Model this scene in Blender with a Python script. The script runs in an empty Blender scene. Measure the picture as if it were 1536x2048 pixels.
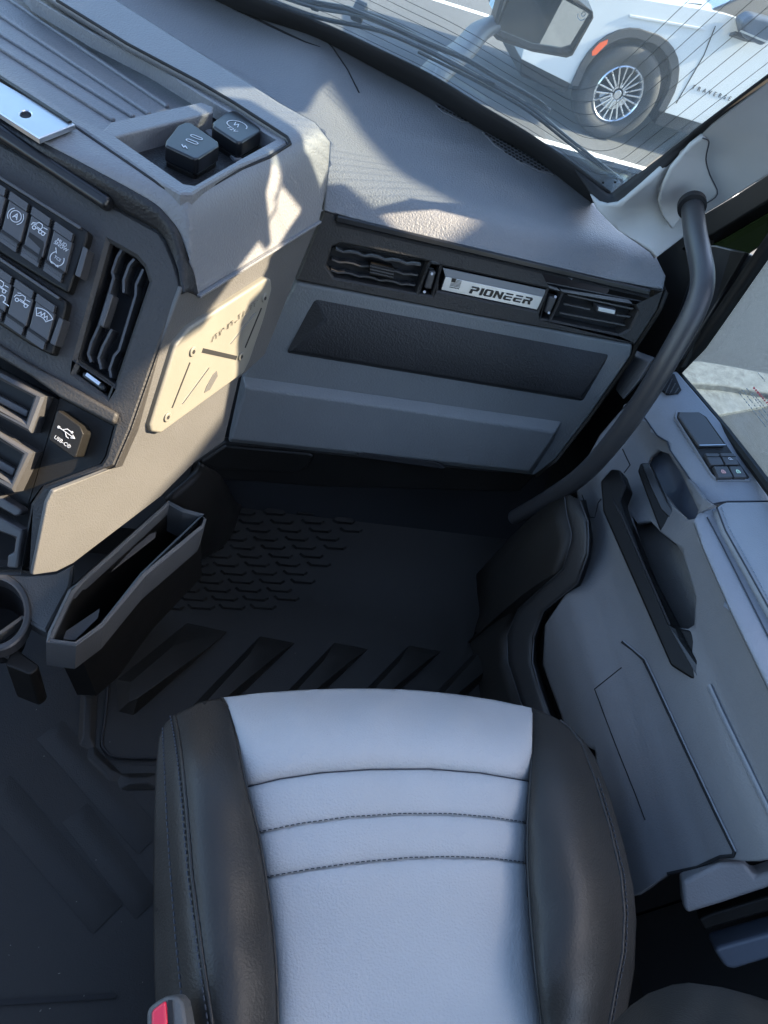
import bpy, bmesh, math, random
import numpy as np
from mathutils import Vector, Matrix
from mathutils.geometry import delaunay_2d_cdt
random.seed(7)
S = bpy.context.scene
COL = S.collection

# ------------------------------------------------------------------ camera
FPX, CX, CY = 1330.0, 768.0, 1024.0
CAM = np.array([0.0, 0.0, 1.25])
def unit(v):
    v = np.array(v, float); return v / np.linalg.norm(v)
def cray(u, v): return np.array([(u - CX) / FPX, (v - CY) / FPX, 1.0])
_y = unit(cray(640, -600)); _x = unit(cray(6100, 1650))
_z = unit(np.cross(_x, _y)); _x = np.cross(_y, _z)
ROT = np.stack([_x, _y, _z])
cam = bpy.data.cameras.new('camera'); camo = bpy.data.objects.new('camera', cam); COL.objects.link(camo)
cam.sensor_fit = 'HORIZONTAL'; cam.sensor_width = 36; cam.lens = 36 * FPX / 1536
cam.clip_start = 0.02; cam.clip_end = 3000
m3 = np.stack([ROT[:, 0], -ROT[:, 1], -ROT[:, 2]], 1)
camo.matrix_world = Matrix([list(m3[i]) + [CAM[i]] for i in range(3)] + [[0, 0, 0, 1]])
S.camera = camo

# ------------------------------------------------------------------ light
SUN_AZ, SUN_EL = -4.0, 34.0          # degrees towards the front from the truck's right side; above the horizon
ce, se = math.cos(math.radians(SUN_EL)), math.sin(math.radians(SUN_EL))
SUN = np.array([ce * math.cos(math.radians(SUN_AZ)), ce * math.sin(math.radians(SUN_AZ)), se])
w = bpy.data.worlds.new("World"); S.world = w; w.use_nodes = True
nt = w.node_tree; bg = nt.nodes['Background']
sk = nt.nodes.new('ShaderNodeTexSky'); sk.sky_type = 'NISHITA'; sk.sun_disc = False
sk.sun_elevation = math.radians(SUN_EL); sk.sun_rotation = math.radians(90 - SUN_AZ)
sk.air_density = 1.0; sk.dust_density = 1.4; sk.ozone_density = 1.6
nt.links.new(sk.outputs[0], bg.inputs[0]); bg.inputs[1].default_value = 0.15
sl = bpy.data.lights.new('sun', 'SUN'); so = bpy.data.objects.new('sun', sl); COL.objects.link(so)
sl.energy = 4.4; sl.angle = math.radians(0.6); sl.color = (1.0, 0.83, 0.60)
so.rotation_euler = Vector(SUN).to_track_quat('Z', 'Y').to_euler()
S.view_settings.view_transform = 'Standard'; S.view_settings.look = 'None'
S.view_settings.exposure = 2.5; S.view_settings.gamma = 1.0

# ------------------------------------------------------------------ pixel -> world
def ray(u, v): return ROT @ cray(u, v)
def Z(u, v, z): d = ray(u, v); return CAM + d * (z - CAM[2]) / d[2]
def X(u, v, x): d = ray(u, v); return CAM + d * (x - CAM[0]) / d[0]
def Y(u, v, y): d = ray(u, v); return CAM + d * (y - CAM[1]) / d[1]
def D(u, v, t): return CAM + ray(u, v) * t          # t = depth along the lens axis
def proj(P):
    c = ROT.T @ (np.array(P, float) - CAM); return np.array([CX + FPX * c[0] / c[2], CY + FPX * c[1] / c[2]])
class Plane:
    def __init__(s, p, n): s.p = np.array(p, float); s.n = unit(n)
    def at(s, u, v, h=0.0):
        d = ray(u, v); return CAM + d * ((s.p + s.n * h - CAM) @ s.n) / (d @ s.n)
    def frame(s, a, b, h=0.0):
        o = s.at(*a, h); r = unit(s.at(*b, h) - o); return (o, r, np.cross(s.n, r), s.n)

# ------------------------------------------------------------------ materials
def mat(name, col, rough=0.5, metal=0.0, grain=0.0, gscale=380.0, spec=0.5, vary=0.0, vscale=8.0, coat=0.0, cell=False):
    m = bpy.data.materials.new(name); m.use_nodes = True
    n = m.node_tree.nodes; l = m.node_tree.links; b = n['Principled BSDF']
    b.inputs['Base Color'].default_value = (*col, 1); b.inputs['Roughness'].default_value = rough
    b.inputs['Metallic'].default_value = metal; b.inputs['Specular IOR Level'].default_value = spec
    b.inputs['Coat Weight'].default_value = coat
    tc = n.new('ShaderNodeTexCoord')
    if grain:
        if cell:
            t = n.new('ShaderNodeTexVoronoi'); t.feature = 'DISTANCE_TO_EDGE'; t.inputs['Scale'].default_value = gscale; o = t.outputs['Distance']
        else:
            t = n.new('ShaderNodeTexNoise'); t.inputs['Scale'].default_value = gscale; t.inputs['Detail'].default_value = 2.5; o = t.outputs['Fac']
        l.new(tc.outputs['Object'], t.inputs['Vector'])
        bp = n.new('ShaderNodeBump'); bp.inputs['Strength'].default_value = grain; bp.inputs['Distance'].default_value = 0.0012
        l.new(o, bp.inputs['Height']); l.new(bp.outputs[0], b.inputs['Normal'])
    if vary:
        t2 = n.new('ShaderNodeTexNoise'); t2.inputs['Scale'].default_value = vscale; t2.inputs['Detail'].default_value = 6; t2.inputs['Roughness'].default_value = .65
        l.new(tc.outputs['Object'], t2.inputs['Vector'])
        mr = n.new('ShaderNodeMapRange'); mr.inputs[1].default_value = .3; mr.inputs[2].default_value = .7
        mr.inputs[3].default_value = 1 - vary; mr.inputs[4].default_value = 1 + vary
        l.new(t2.outputs['Fac'], mr.inputs[0])
        mx = n.new('ShaderNodeVectorMath'); mx.operation = 'SCALE'; mx.inputs[0].default_value = col
        l.new(mr.outputs[0], mx.inputs['Scale']); l.new(mx.outputs[0], b.inputs['Base Color'])
        mr2 = n.new('ShaderNodeMapRange'); mr2.inputs[1].default_value = .3; mr2.inputs[2].default_value = .7
        mr2.inputs[3].default_value = max(0.02, rough - vary * .25); mr2.inputs[4].default_value = min(1, rough + vary * .25)
        l.new(t2.outputs['Fac'], mr2.inputs[0]); l.new(mr2.outputs[0], b.inputs['Roughness'])
    return m
def glass_mat(name, tint, refl=0.08, rough=0.0, haze=0.0):
    m = bpy.data.materials.new(name); m.use_nodes = True
    n = m.node_tree.nodes; l = m.node_tree.links; n.remove(n['Principled BSDF'])
    t = n.new('ShaderNodeBsdfTransparent'); t.inputs[0].default_value = (*tint, 1)
    g = n.new('ShaderNodeBsdfGlossy'); g.inputs['Roughness'].default_value = rough
    fr = n.new('ShaderNodeFresnel'); fr.inputs[0].default_value = 1.45
    cl = n.new('ShaderNodeMath'); cl.operation = 'MINIMUM'; cl.inputs[1].default_value = .16; l.new(fr.outputs[0], cl.inputs[0])
    mx = n.new('ShaderNodeMixShader'); l.new(cl.outputs[0], mx.inputs[0]); l.new(t.outputs[0], mx.inputs[1]); l.new(g.outputs[0], mx.inputs[2])
    last = mx
    if haze:                                                    # pale diffuse mix imitates the reflected haze over the glass
        df = n.new('ShaderNodeBsdfDiffuse'); df.inputs[0].default_value = (.75, .8, .85, 1)
        m2 = n.new('ShaderNodeMixShader'); m2.inputs[0].default_value = haze; l.new(mx.outputs[0], m2.inputs[1]); l.new(df.outputs[0], m2.inputs[2]); last = m2
    l.new(last.outputs[0], n['Material Output'].inputs[0]); return m
M = dict(
    dash=mat('dash_soft_grey', (.150, .153, .160), .5, grain=1.0, gscale=330, vary=.06, vscale=5),
    dashf=mat('dash_fine_grey', (.105, .108, .116), .6, grain=.25, gscale=900, vary=.08, vscale=5),
    leather=mat('dash_leather_black', (.014, .014, .015), .5, grain=1.0, gscale=300, vary=.12, spec=.35),
    fascia=mat('fascia_charcoal', (.032, .030, .0285), .55, grain=.8, gscale=320, vary=.12, spec=.35),
    side=mat('console_side_grey', (.080, .078, .075), .55, grain=.6, gscale=520, vary=.08, spec=.4),
    grey=mat('glovebox_grey', (.125, .134, .138), .48, grain=.8, gscale=300, vary=.06),
    black=mat('black_plastic', (.0095, .0088, .0078), .45, grain=.2, gscale=700, vary=.2, spec=.22),
    gloss=mat('black_satin', (.010, .0105, .012), .32, vary=.2, spec=.4),
    void=mat('deep_black', (.006, .006, .007), .8),
    switch=mat('switch_grey', (.046, .045, .046), .40, grain=.15, gscale=900, vary=.1),
    white=mat('white_print', (.50, .51, .53), .5),
    red=mat('red_plastic', (.62, .02, .05), .3),
    orange=mat('amber_lens', (.75, .10, .02), .2, coat=.5),
    alu=mat('brushed_alu', (.50, .52, .55), .36, metal=1.0, grain=.12, gscale=900, vary=.06, vscale=20),
    plate=mat('plate_metal', (.185, .175, .145), .5, metal=.15, grain=.15, gscale=700, vary=.08),
    floor=mat('floor_rubber', (.016, .0145, .0125), .5, grain=.5, gscale=500, vary=.25, vscale=3, spec=.28),
    seatg=mat('seat_grey_leather', (.315, .324, .330), .5, grain=.7, gscale=420, vary=.05, vscale=4, spec=.35),
    seatb=mat('seat_black_leather', (.021, .0195, .0175), .44, grain=.4, gscale=420, vary=.2, vscale=6, spec=.32),
    thread=mat('dark_thread', (.03, .035, .045), .8),
    threadg=mat('grey_thread', (.20, .23, .27), .8),
    door=mat('door_grey', (.145, .145, .148), .55, grain=.5, gscale=420, vary=.06),
    doorl=mat('door_soft_grey', (.19, .20, .22), .55, grain=.6, gscale=320, vary=.06),
    pillar=mat('pillar_fabric', (.38, .375, .36), .85, grain=.2, gscale=900, vary=.03),
    asphalt=mat('asphalt', (.068, .071, .075), .9, grain=.9, gscale=90, vary=.22, vscale=30),
    paint=mat('road_paint', (.58, .59, .58), .8, grain=.4, gscale=60, vary=.12, vscale=12),
    concrete=mat('concrete', (.24, .235, .22), .9, grain=.8, gscale=40, vary=.35, vscale=22),
    carw=mat('white_car_paint', (.52, .54, .55), .18, coat=.6),
    clad=mat('black_cladding', (.03, .031, .034), .6, grain=.4, gscale=300, vary=.15),
    tyre=mat('tyre_rubber', (.022, .023, .025), .75, grain=.3, gscale=120, vary=.25, vscale=10),
    rim=mat('alloy_rim', (.62, .64, .67), .25, metal=.9),
    mirror=mat('mirror_glass', (.80, .84, .84), .01, metal=1.0),
    truck=mat('truck_blue_grey', (.07, .085, .11), .4, coat=.1, vary=.08),
    glass=glass_mat('windscreen_glass', (.86, .92, .94), haze=.075), sglass=glass_mat('side_glass', (.56, .65, .72), haze=.04),
    cglass=mat('car_window', (.03, .10, .10), .05),
)

# ------------------------------------------------------------------ object helpers
def thing(name, label, cat, loc=(0, 0, 0), group=None):
    o = bpy.data.objects.new(name, None); COL.objects.link(o); o.location = loc; o.empty_display_size = .05
    o['label'] = label; o['category'] = cat
    if group: o['group'] = group
    return o
def link(name, me, m, parent=None, label=None, kind=None):
    o = bpy.data.objects.new(name, me); COL.objects.link(o)
    if m is not None:
        me.materials.clear(); me.materials.append(m if not isinstance(m, str) else M[m])
    if parent is not None:
        o.parent = parent
        loc = Vector(parent.location)
        o.matrix_parent_inverse = Matrix.Translation(-loc)
    if label: o['label'] = label
    if kind: o['kind'] = kind
    return o
def finish(bm, name, m, parent=None, label=None, bev=0.0, seg=2, smooth=True, ang=35, kind=None, recalc=True):
    if recalc: bmesh.ops.recalc_face_normals(bm, faces=bm.faces)
    me = bpy.data.meshes.new(name); bm.to_mesh(me); bm.free()
    if smooth:
        me.shade_smooth(); me.set_sharp_from_angle(angle=math.radians(ang))
    o = link(name, me, m, parent, label, kind)
    if bev:
        b = o.modifiers.new('bevel', 'BEVEL'); b.width = bev; b.segments = seg; b.limit_method = 'ANGLE'; b.angle_limit = math.radians(32)
        b.harden_normals = True
    return o
def inside(pt, poly):
    x, y = pt; r = False; n = len(poly)
    for i in range(n):
        x1, y1 = poly[i]; x2, y2 = poly[(i + 1) % n]
        if (y1 > y) != (y2 > y) and x < (x2 - x1) * (y - y1) / (y2 - y1) + x1: r = not r
    return r
def fill_loops(bm, loops, n):
    """faces of a planar region: first loop outside, the others holes"""
    n = unit(n); a = unit(np.cross(n, (.31, .2, .93))); b = np.cross(n, a)
    vl = [[bm.verts.new(tuple(p)) for p in lp] for lp in loops]
    L2 = [[(float(np.array(p) @ a), float(np.array(p) @ b)) for p in lp] for lp in loops]
    pts = []; edges = []; vs = []
    for l2, v in zip(L2, vl):
        k = len(pts); pts += [Vector(p) for p in l2]; vs += v; edges += [(k + i, k + (i + 1) % len(l2)) for i in range(len(l2))]
    r = delaunay_2d_cdt(pts, edges, [], 0, 1e-7)
    vo = []
    for p, src in zip(r[0], r[3]):
        vo.append(vs[src[0]] if src else None)
    for t in r[2]:
        c = (sum(r[0][i][0] for i in t) / len(t), sum(r[0][i][1] for i in t) / len(t))
        if inside(c, L2[0]) and not any(inside(c, h) for h in L2[1:]) and all(vo[i] is not None for i in t):
            try: bm.faces.new([vo[i] for i in t])
            except ValueError: pass
    return vl
def prism_pts(bm, top, depthvec, holes=()):
    """front polygon `top` (3D points, maybe with holes) extruded by depthvec"""
    dv = np.array(depthvec, float)
    if not holes:
        vt = [bm.verts.new(tuple(p)) for p in top]; vb = [bm.verts.new(tuple(np.array(p) + dv)) for p in top]
        bm.faces.new(vt); bm.faces.new(vb[::-1])
        for i in range(len(vt)):
            j = (i + 1) % len(vt); bm.faces.new((vt[i], vb[i], vb[j], vt[j]))
        return
    for sgn in (0, 1):
        vl = fill_loops(bm, [[np.array(p) + dv * sgn for p in lp] for lp in [top] + list(holes)], dv)
        if sgn == 0: a = vl
        else:
            for la, lb in zip(a, vl):
                for i in range(len(la)):
                    j = (i + 1) % len(la); bm.faces.new((la[i], lb[i], lb[j], la[j]))
def inset(loop, n, d):
    """move a planar 3D loop inwards by d (outwards for negative d)"""
    P = [np.array(p, float) for p in loop]; k = len(P); n = unit(n)
    ar = sum(np.cross(P[i] - P[0], P[(i + 1) % k] - P[0]) @ n for i in range(k)); sg = 1 if ar > 0 else -1; out = []
    for i in range(k):
        e0 = unit(P[i] - P[i - 1]); e1 = unit(P[(i + 1) % k] - P[i]); m0 = np.cross(n, e0) * sg; m1 = np.cross(n, e1) * sg
        b = m0 + m1; out.append(P[i] + b * d / max(.35, 1 + m0 @ m1))
    return out
def prism(name, pl, pix, h, depth, m, parent=None, bev=.002, holes=(), seg=2, label=None, kind=None):
    bm = bmesh.new()
    if holes and bev:
        loops = [[pl.at(u, v, h) for u, v in pix]] + [[pl.at(u, v, h) for u, v in hh] for hh in holes]
        ins = [inset(l, pl.n, bev if i == 0 else -bev) for i, l in enumerate(loops)]
        vl = fill_loops(bm, ins, pl.n)
        for a, l in zip(vl, loops):
            b = [bm.verts.new(tuple(p - pl.n * bev)) for p in l]; c = [bm.verts.new(tuple(p - pl.n * depth)) for p in l]
            for i in range(len(a)):
                j = (i + 1) % len(a); bm.faces.new((a[i], b[i], b[j], a[j])); bm.faces.new((b[i], c[i], c[j], b[j]))
        return finish(bm, name, m, parent, label, 0, kind=kind, smooth=False)
    prism_pts(bm, [pl.at(u, v, h) for u, v in pix], -pl.n * depth, [[pl.at(u, v, h) for u, v in hh] for hh in holes])
    return finish(bm, name, m, parent, label, bev, seg, kind=kind, smooth=not holes)
def sub(pts, k):
    """Catmull-Rom through 3D points"""
    P = [np.array(p, float) for p in pts]
    if len(P) < 3 or k < 2:
        out = []
        for i in range(len(P) - 1): out += [P[i] + (P[i + 1] - P[i]) * t / k for t in range(k)]
        return out + [P[-1]]
    Q = [2 * P[0] - P[1]] + P + [2 * P[-1] - P[-2]]; out = []
    for i in range(1, len(Q) - 2):
        p0, p1, p2, p3 = Q[i - 1:i + 3]
        for t in np.arange(k) / k:
            out.append(.5 * ((2 * p1) + (p2 - p0) * t + (2 * p0 - 5 * p1 + 4 * p2 - p3) * t * t + (3 * p1 - p0 - 3 * p2 + p3) * t ** 3))
    return out + [P[-1]]
def surf(name, rows, m, parent=None, kr=4, kc=4, thick=.006, label=None):
    R = [sub(r, kc) for r in rows]; n = len(R[0])
    cols = [sub([r[j] for r in R], kr) for j in range(n)]; nr = len(cols[0])
    G = [[cols[j][i] for j in range(n)] for i in range(nr)]
    bm = bmesh.new(); V = [[bm.verts.new(tuple(p)) for p in r] for r in G]
    for i in range(nr - 1):
        for j in range(n - 1): bm.faces.new((V[i][j], V[i][j + 1], V[i + 1][j + 1], V[i + 1][j]))
    return shell(bm, name, m, parent, thick, label)
def shell(bm, name, m, parent, thick, label=None, ang=50):
    bm.normal_update()
    c = Vector(CAM); s = sum((f.normal.dot((c - f.calc_center_median()).normalized()) * f.calc_area()) for f in bm.faces)
    if s < 0: bmesh.ops.reverse_faces(bm, faces=bm.faces)
    me = bpy.data.meshes.new(name); bm.to_mesh(me); bm.free(); me.shade_smooth(); me.set_sharp_from_angle(angle=math.radians(ang))
    o = link(name, me, m, parent, label)
    if thick:
        md = o.modifiers.new('solid', 'SOLIDIFY'); md.thickness = thick; md.offset = -1
    return o
def rbf(ctrl, smooth=0.0):
    P = np.array([c[:2] for c in ctrl], float) / 300; z = np.array([c[2] for c in ctrl], float); n = len(P)
    def k(r2): return np.where(r2 > 1e-12, .5 * r2 * np.log(np.maximum(r2, 1e-12)), 0)
    A = np.zeros((n + 3, n + 3)); A[:n, :n] = k(((P[:, None] - P[None]) ** 2).sum(-1)) + np.eye(n) * smooth
    A[:n, n] = 1; A[:n, n + 1:] = P; A[n:, :n] = A[:n, n:].T
    c = np.linalg.solve(A, np.r_[z, 0, 0, 0])
    def f(Q):
        Q = np.atleast_2d(np.array(Q, float)) / 300
        return k(((Q[:, None] - P[None]) ** 2).sum(-1)) @ c[:n] + c[n] + Q @ c[n + 1:]
    return f
def dens(poly, step):
    out = []
    for i in range(len(poly)):
        a = np.array(poly[i], float); b = np.array(poly[(i + 1) % len(poly)], float)
        k = max(1, int(np.linalg.norm(b - a) / step)); out += [tuple(a + (b - a) * t / k) for t in range(k)]
    return out
def field(name, poly, ctrl, m, parent=None, axis=Z, step=14, thick=.006, label=None, holes=(), fn=None, smooth=0.0):
    """a soft surface: region `poly` of sight lines met at a smooth depth (height z, or x, or y) through the control points"""
    f = rbf(ctrl, smooth); B = [dens(poly, step)] + [dens(h, step) for h in holes]
    pts = []; edges = []
    for lp in B:
        s = len(pts); pts += lp; edges += [(s + i, s + (i + 1) % len(lp)) for i in range(len(lp))]
    us = [p[0] for p in poly]; vs = [p[1] for p in poly]
    bpts = np.array(pts); ringp = []
    for d in (3.5, 8.0):
        for lp in B:
            L_ = np.array(lp); n_ = len(L_)
            for i in range(n_):
                t_ = L_[(i + 1) % n_] - L_[i - 1]; t_ = t_ / (np.linalg.norm(t_) + 1e-9)
                for sg in (1, -1):
                    q = L_[i] + sg * d * np.array([-t_[1], t_[0]])
                    if inside(tuple(q), B[0]) and not any(inside(tuple(q), h) for h in B[1:]) and ((bpts - q) ** 2).sum(1).min() > (d * .9) ** 2 and (not ringp or ((np.array(ringp) - q) ** 2).sum(1).min() > 9): ringp.append(tuple(q))
    pts += ringp; bpts = np.array(pts)
    for r, v in enumerate(np.arange(min(vs) + step / 2, max(vs), step * .87)):
        for u in np.arange(min(us) + (step / 2 if r % 2 else 0), max(us), step):
            if inside((u, v), B[0]) and not any(inside((u, v), h) for h in B[1:]) and ((bpts - (u, v)) ** 2).sum(1).min() > (step * .5) ** 2:
                pts.append((u, v))
    r = delaunay_2d_cdt([Vector(p) for p in pts], edges, [], 0, 1e-4)
    vv = [tuple(p) for p in r[0]]; zz = f(vv)
    if fn is not None: zz = zz + np.array([fn(*p) for p in vv])
    bm = bmesh.new(); V = [bm.verts.new(tuple(axis(p[0], p[1], z))) for p, z in zip(vv, zz)]
    for t in r[2]:
        c = (sum(vv[i][0] for i in t) / len(t), sum(vv[i][1] for i in t) / len(t))
        if inside(c, B[0]) and not any(inside(c, h) for h in B[1:]):
            try: bm.faces.new([V[i] for i in t])
            except ValueError: pass
    for v in list(bm.verts):
        if not v.link_faces: bm.verts.remove(v)
    o = shell(bm, name, m, parent, thick, label); o_fn = (f, axis)
    return o
def tube(name, pts, rad, m, parent=None, k=6, n=14, label=None, closed=False, flat=1.0, nrm=None):
    P = sub(pts, k) if k > 1 else [np.array(p, float) for p in pts]
    rr = rad if isinstance(rad, (list, tuple)) else [rad, rad]
    bm = bmesh.new(); tube_into(bm, P, rr, n, flat, nrm)
    return finish(bm, name, m, parent, label, ang=60)
def tube_into(bm, P, rr, n, flat=1.0, nrm=None):
    rings = []; up = np.array(nrm if nrm is not None else (0.13, .21, .97), float)
    for i, p in enumerate(P):
        t = unit(P[min(i + 1, len(P) - 1)] - P[max(i - 1, 0)]); a = unit(np.cross(t, up)); b = np.cross(a, t)
        if nrm is None: up = b
        s = i / max(1, len(P) - 1); q = s * (len(rr) - 1); j = min(int(q), len(rr) - 2); r = rr[j] + (rr[j + 1] - rr[j]) * (q - j)
        rings.append([bm.verts.new(tuple(p + r * (math.cos(x) * a + flat * math.sin(x) * b))) for x in [2 * math.pi * k / n for k in range(n)]])
    for A, B in zip(rings, rings[1:]):
        for k in range(n): bm.faces.new((A[k], A[(k + 1) % n], B[(k + 1) % n], B[k]))
    bm.faces.new(rings[0][::-1]); bm.faces.new(rings[-1])
def box_into(bm, o, a, b, c):
    """box with corner-centre o and half vectors a,b,c"""
    V = {}
    for i in (-1, 1):
        for j in (-1, 1):
            for k in (-1, 1): V[i, j, k] = bm.verts.new(tuple(o + i * a + j * b + k * c))
    for q in (((-1, -1, -1), (-1, 1, -1), (1, 1, -1), (1, -1, -1)), ((-1, -1, 1), (1, -1, 1), (1, 1, 1), (-1, 1, 1)),
              ((-1, -1, -1), (1, -1, -1), (1, -1, 1), (-1, -1, 1)), ((-1, 1, -1), (-1, 1, 1), (1, 1, 1), (1, 1, -1)),
              ((-1, -1, -1), (-1, -1, 1), (-1, 1, 1), (-1, 1, -1)), ((1, -1, -1), (1, 1, -1), (1, 1, 1), (1, -1, 1))):
        bm.faces.new([V[x] for x in q])
def bars(name, segs, wdt, hgt, n, m, parent=None, label=None, kind=None, bev=0):
    """straight beams between pairs of 3D points, n = up direction"""
    bm = bmesh.new(); n = np.array(n, float)
    for A, B in segs:
        A = np.array(A); B = np.array(B); d = B - A; s = unit(np.cross(n, d)); u = unit(np.cross(d, s))
        box_into(bm, (A + B) / 2, d / 2, s * wdt / 2, u * hgt / 2)
    return finish(bm, name, m, parent, label, bev, kind=kind)
def strokes(name, fr, lines, wdt, m, parent=None, h=.0003, label=None):
    """printed line art: polylines in the local (right, up) metres of frame fr"""
    o, r, u, n = fr; bm = bmesh.new()
    for ln in lines:
        P = [o + r * a + u * b + n * h for a, b in ln]
        for i, (A, B) in enumerate(zip(P, P[1:])):
            d = unit(B - A); s = np.cross(n, d) * wdt / 2; e = d * wdt * .35
            up = n * (h * (1 + .02 * (i % 2)))
            q = [A - e - s, B + e - s, B + e + s, A - e + s]
            prism_pts(bm, [p + up * .5 for p in q], -up)
    return finish(bm, name, m, parent, label, smooth=False)
def arc(c, r, a0, a1, n=14, ry=None):
    return [(c[0] + r * math.cos(math.radians(a0 + (a1 - a0) * i / n)), c[1] + (ry or r) * math.sin(math.radians(a0 + (a1 - a0) * i / n))) for i in range(n + 1)]
def text(name, s, fr, size, m, parent=None, ext=.0004, align='CENTER', h=.0, shear=0.0, sx=1.0, label=None, spacing=1.0, mirror=False):
    cu = bpy.data.curves.new(name, 'FONT'); cu.body = s; cu.size = size; cu.extrude = ext; cu.align_x = align; cu.align_y = 'CENTER'
    cu.shear = shear; cu.space_character = spacing; cu.resolution_u = 3
    t = bpy.data.objects.new(name, cu); COL.objects.link(t)
    dg = bpy.context.evaluated_depsgraph_get(); me = bpy.data.meshes.new_from_object(t.evaluated_get(dg))
    bpy.data.objects.remove(t)
    o, r, u, n = fr; k = -1 if mirror else 1
    mx = Matrix([[r[i] * sx * k, u[i], n[i], o[i] + n[i] * h] for i in range(3)] + [[0, 0, 0, 1]])
    me.transform(mx)
    if mirror: me.flip_normals()
    me.name = name
    return link(name, me, m, parent, label)
def disc(name, o, n, r, depth, m, parent=None, seg=24, bev=0, label=None, r2=None):
    n = unit(n); a = unit(np.cross(n, (.31, .2, .93))); b = np.cross(n, a); o = np.array(o, float)
    bm = bmesh.new(); prism_pts(bm, [o + r * (math.cos(t) * a + math.sin(t) * b) for t in [2 * math.pi * k / seg for k in range(seg)]], -n * depth)
    return finish(bm, name, m, parent, label, bev)
def lerp(a, b, t): return tuple(np.array(a, float) + (np.array(b, float) - np.array(a, float)) * t)
def profile(xs, ys, blur=.006):
    g = np.linspace(xs[0] - .1, xs[-1] + .1, 1200); y = np.interp(g, xs, ys); dx = g[1] - g[0]
    k = np.exp(-.5 * (np.arange(-120, 121) * dx / blur) ** 2); k /= k.sum()
    y = np.convolve(np.pad(y, 120, mode='edge'), k, 'valid')
    return lambda s: np.interp(s, g, y)
def meet(h):
    """axis function for field(): where the sight line first drops below the surface z = h(x, y)"""
    def ax(u, v, _):
        d = ray(u, v); t = np.linspace(.3, 4.0, 260); P = CAM[:, None] + d[:, None] * t
        f = P[2] - h(P[0], P[1]); k = np.argmax(f < 0)
        if k == 0: k = len(t) - 1
        a, b = t[k - 1], t[k]
        for _i in range(24):
            c = (a + b) / 2; p = CAM + d * c
            if p[2] - h(p[0], p[1]) < 0: b = c
            else: a = c
        return CAM + d * (a + b) / 2
    return ax

# ================================================================== dashboard
def frustum(name, pl, base, h0, top, h1, m, parent=None, bev=.003, seg=3, label=None, back=.02):
    bm = bmesh.new()
    A = [pl.at(u, v, h0) for u, v in base]; T = [pl.at(u, v, h1) for u, v in top]; n = len(A)
    a = [bm.verts.new(tuple(p)) for p in A]; t = [bm.verts.new(tuple(p)) for p in T]; b = [bm.verts.new(tuple(p - pl.n * back)) for p in A]
    bm.faces.new(t); bm.faces.new(b[::-1])
    for i in range(n):
        j = (i + 1) % n; bm.faces.new((t[i], a[i], a[j], t[j])); bm.faces.new((a[i], b[i], b[j], a[j]))
    return finish(bm, name, m, parent, label, bev, seg)

LIPL, LIPR = Z(648, 420, .765), Z(1326, 578, .765)
dl = unit(LIPR - LIPL); nh = unit(np.cross(np.array([0, 0, 1.0]), dl)); nh = -nh if nh[1] > 0 else nh
def leaned(nh, deg): return nh * math.cos(math.radians(deg)) + np.array([0, 0, math.sin(math.radians(deg))])
FP = Plane(LIPL, leaned(nh, 12))                                  # passenger vent panel
GP = Plane(FP.at(591, 562, -.004), leaned(nh, 10))                # glovebox front
SA, SB = Z(638, 444, .76), Z(397, 593, .76)
sd = unit(SA - SB); snh = unit(np.array([sd[1], -sd[0], 0]))
SP = Plane(SB, leaned(snh, 6))                                    # side of the centre stack
fy = math.radians(15)
FC = Plane(SB + np.array([-.03, -.01, .03]), leaned(np.array([-math.sin(fy), -math.cos(fy), 0]), 42))   # centre stack face

DASH = thing('dashboard', 'grey textured truck dashboard with air vents, switches and a closed glovebox', 'dashboard', (.2, 1.0, .3))

BAND_LO = [(100, -165), (300, -78), (480, 8), (560, 33), (633, 59), (740, 116), (860, 183), (960, 244), (1055, 292), (1120, 340), (1182, 390)]
CREASE = [(350, 76), (470, 150), (560, 207), (630, 246), (660, 284)]
dash_poly = BAND_LO + [(1190, 412), (1237, 461), (1305, 500), (1331, 552), (1326, 578), (1081, 534), (800, 462), (648, 420), (652, 380), (658, 320)] + CREASE[::-1] + [(230, 0), (100, -80)]
dash_prof = profile([-.03, -.008, .004, .022, .05, .12, .20, .30, .45, .9], [.735, .757, .772, .793, .802, .806, .818, .845, .875, .92], .008)
DN = -nh
def dash_h(x, y):
    s = (x - LIPL[0]) * DN[0] + (y - LIPL[1]) * DN[1]
    along = (x - LIPL[0]) * dl[0] + (y - LIPL[1]) * dl[1]
    return dash_prof(s) + .02 * np.exp(-((along + .05) / .10) ** 2) * (s > 0) * np.clip(s / .1, 0, 1) + .0022 * np.exp(-((s - .20 - .10 * np.clip(along, -.3, .6)) / .012) ** 2)
dash_meet = meet(dash_h)
field('dash_pad', dash_poly, [(0, 0, 0), (1, 0, 0), (0, 1, 0)], 'dash', DASH, axis=dash_meet, step=13, thick=.012)

# centre pod: shoulder, rim and side around the open tray
RIMGAP = [(60, -38), (114, 0), (255, 87), (396, 162), (469, 205), (574, 273), (581, 287), (538, 314), (483, 337), (410, 378), (387, 393), (360, 393), (319, 369), (146, 251), (73, 280), (0, 228), (-60, 190)]
pod_poly = [(100, -80), (230, 0)] + CREASE + [(658, 320), (652, 380), (638, 444), (397, 593), (388, 545), (362, 470), (335, 432), (296, 398), (150, 318), (0, 236), (-60, 203)] + RIMGAP[::-1]
pod_prof = profile([-.03, -.004, .004, .018, .030, .05, .3], [.70, .745, .770, .836, .861, .867, .868], .006)
roll_prof = profile([-.05, -.012, .0, .010, .025, .3], [.76, .81, .852, .864, .867, .868], .004)
e1 = unit(np.array([math.cos(fy), -math.sin(fy), 0])); fn_ = np.array([math.sin(fy), math.cos(fy), 0]); FCE = FC.at(318, 450)
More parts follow.
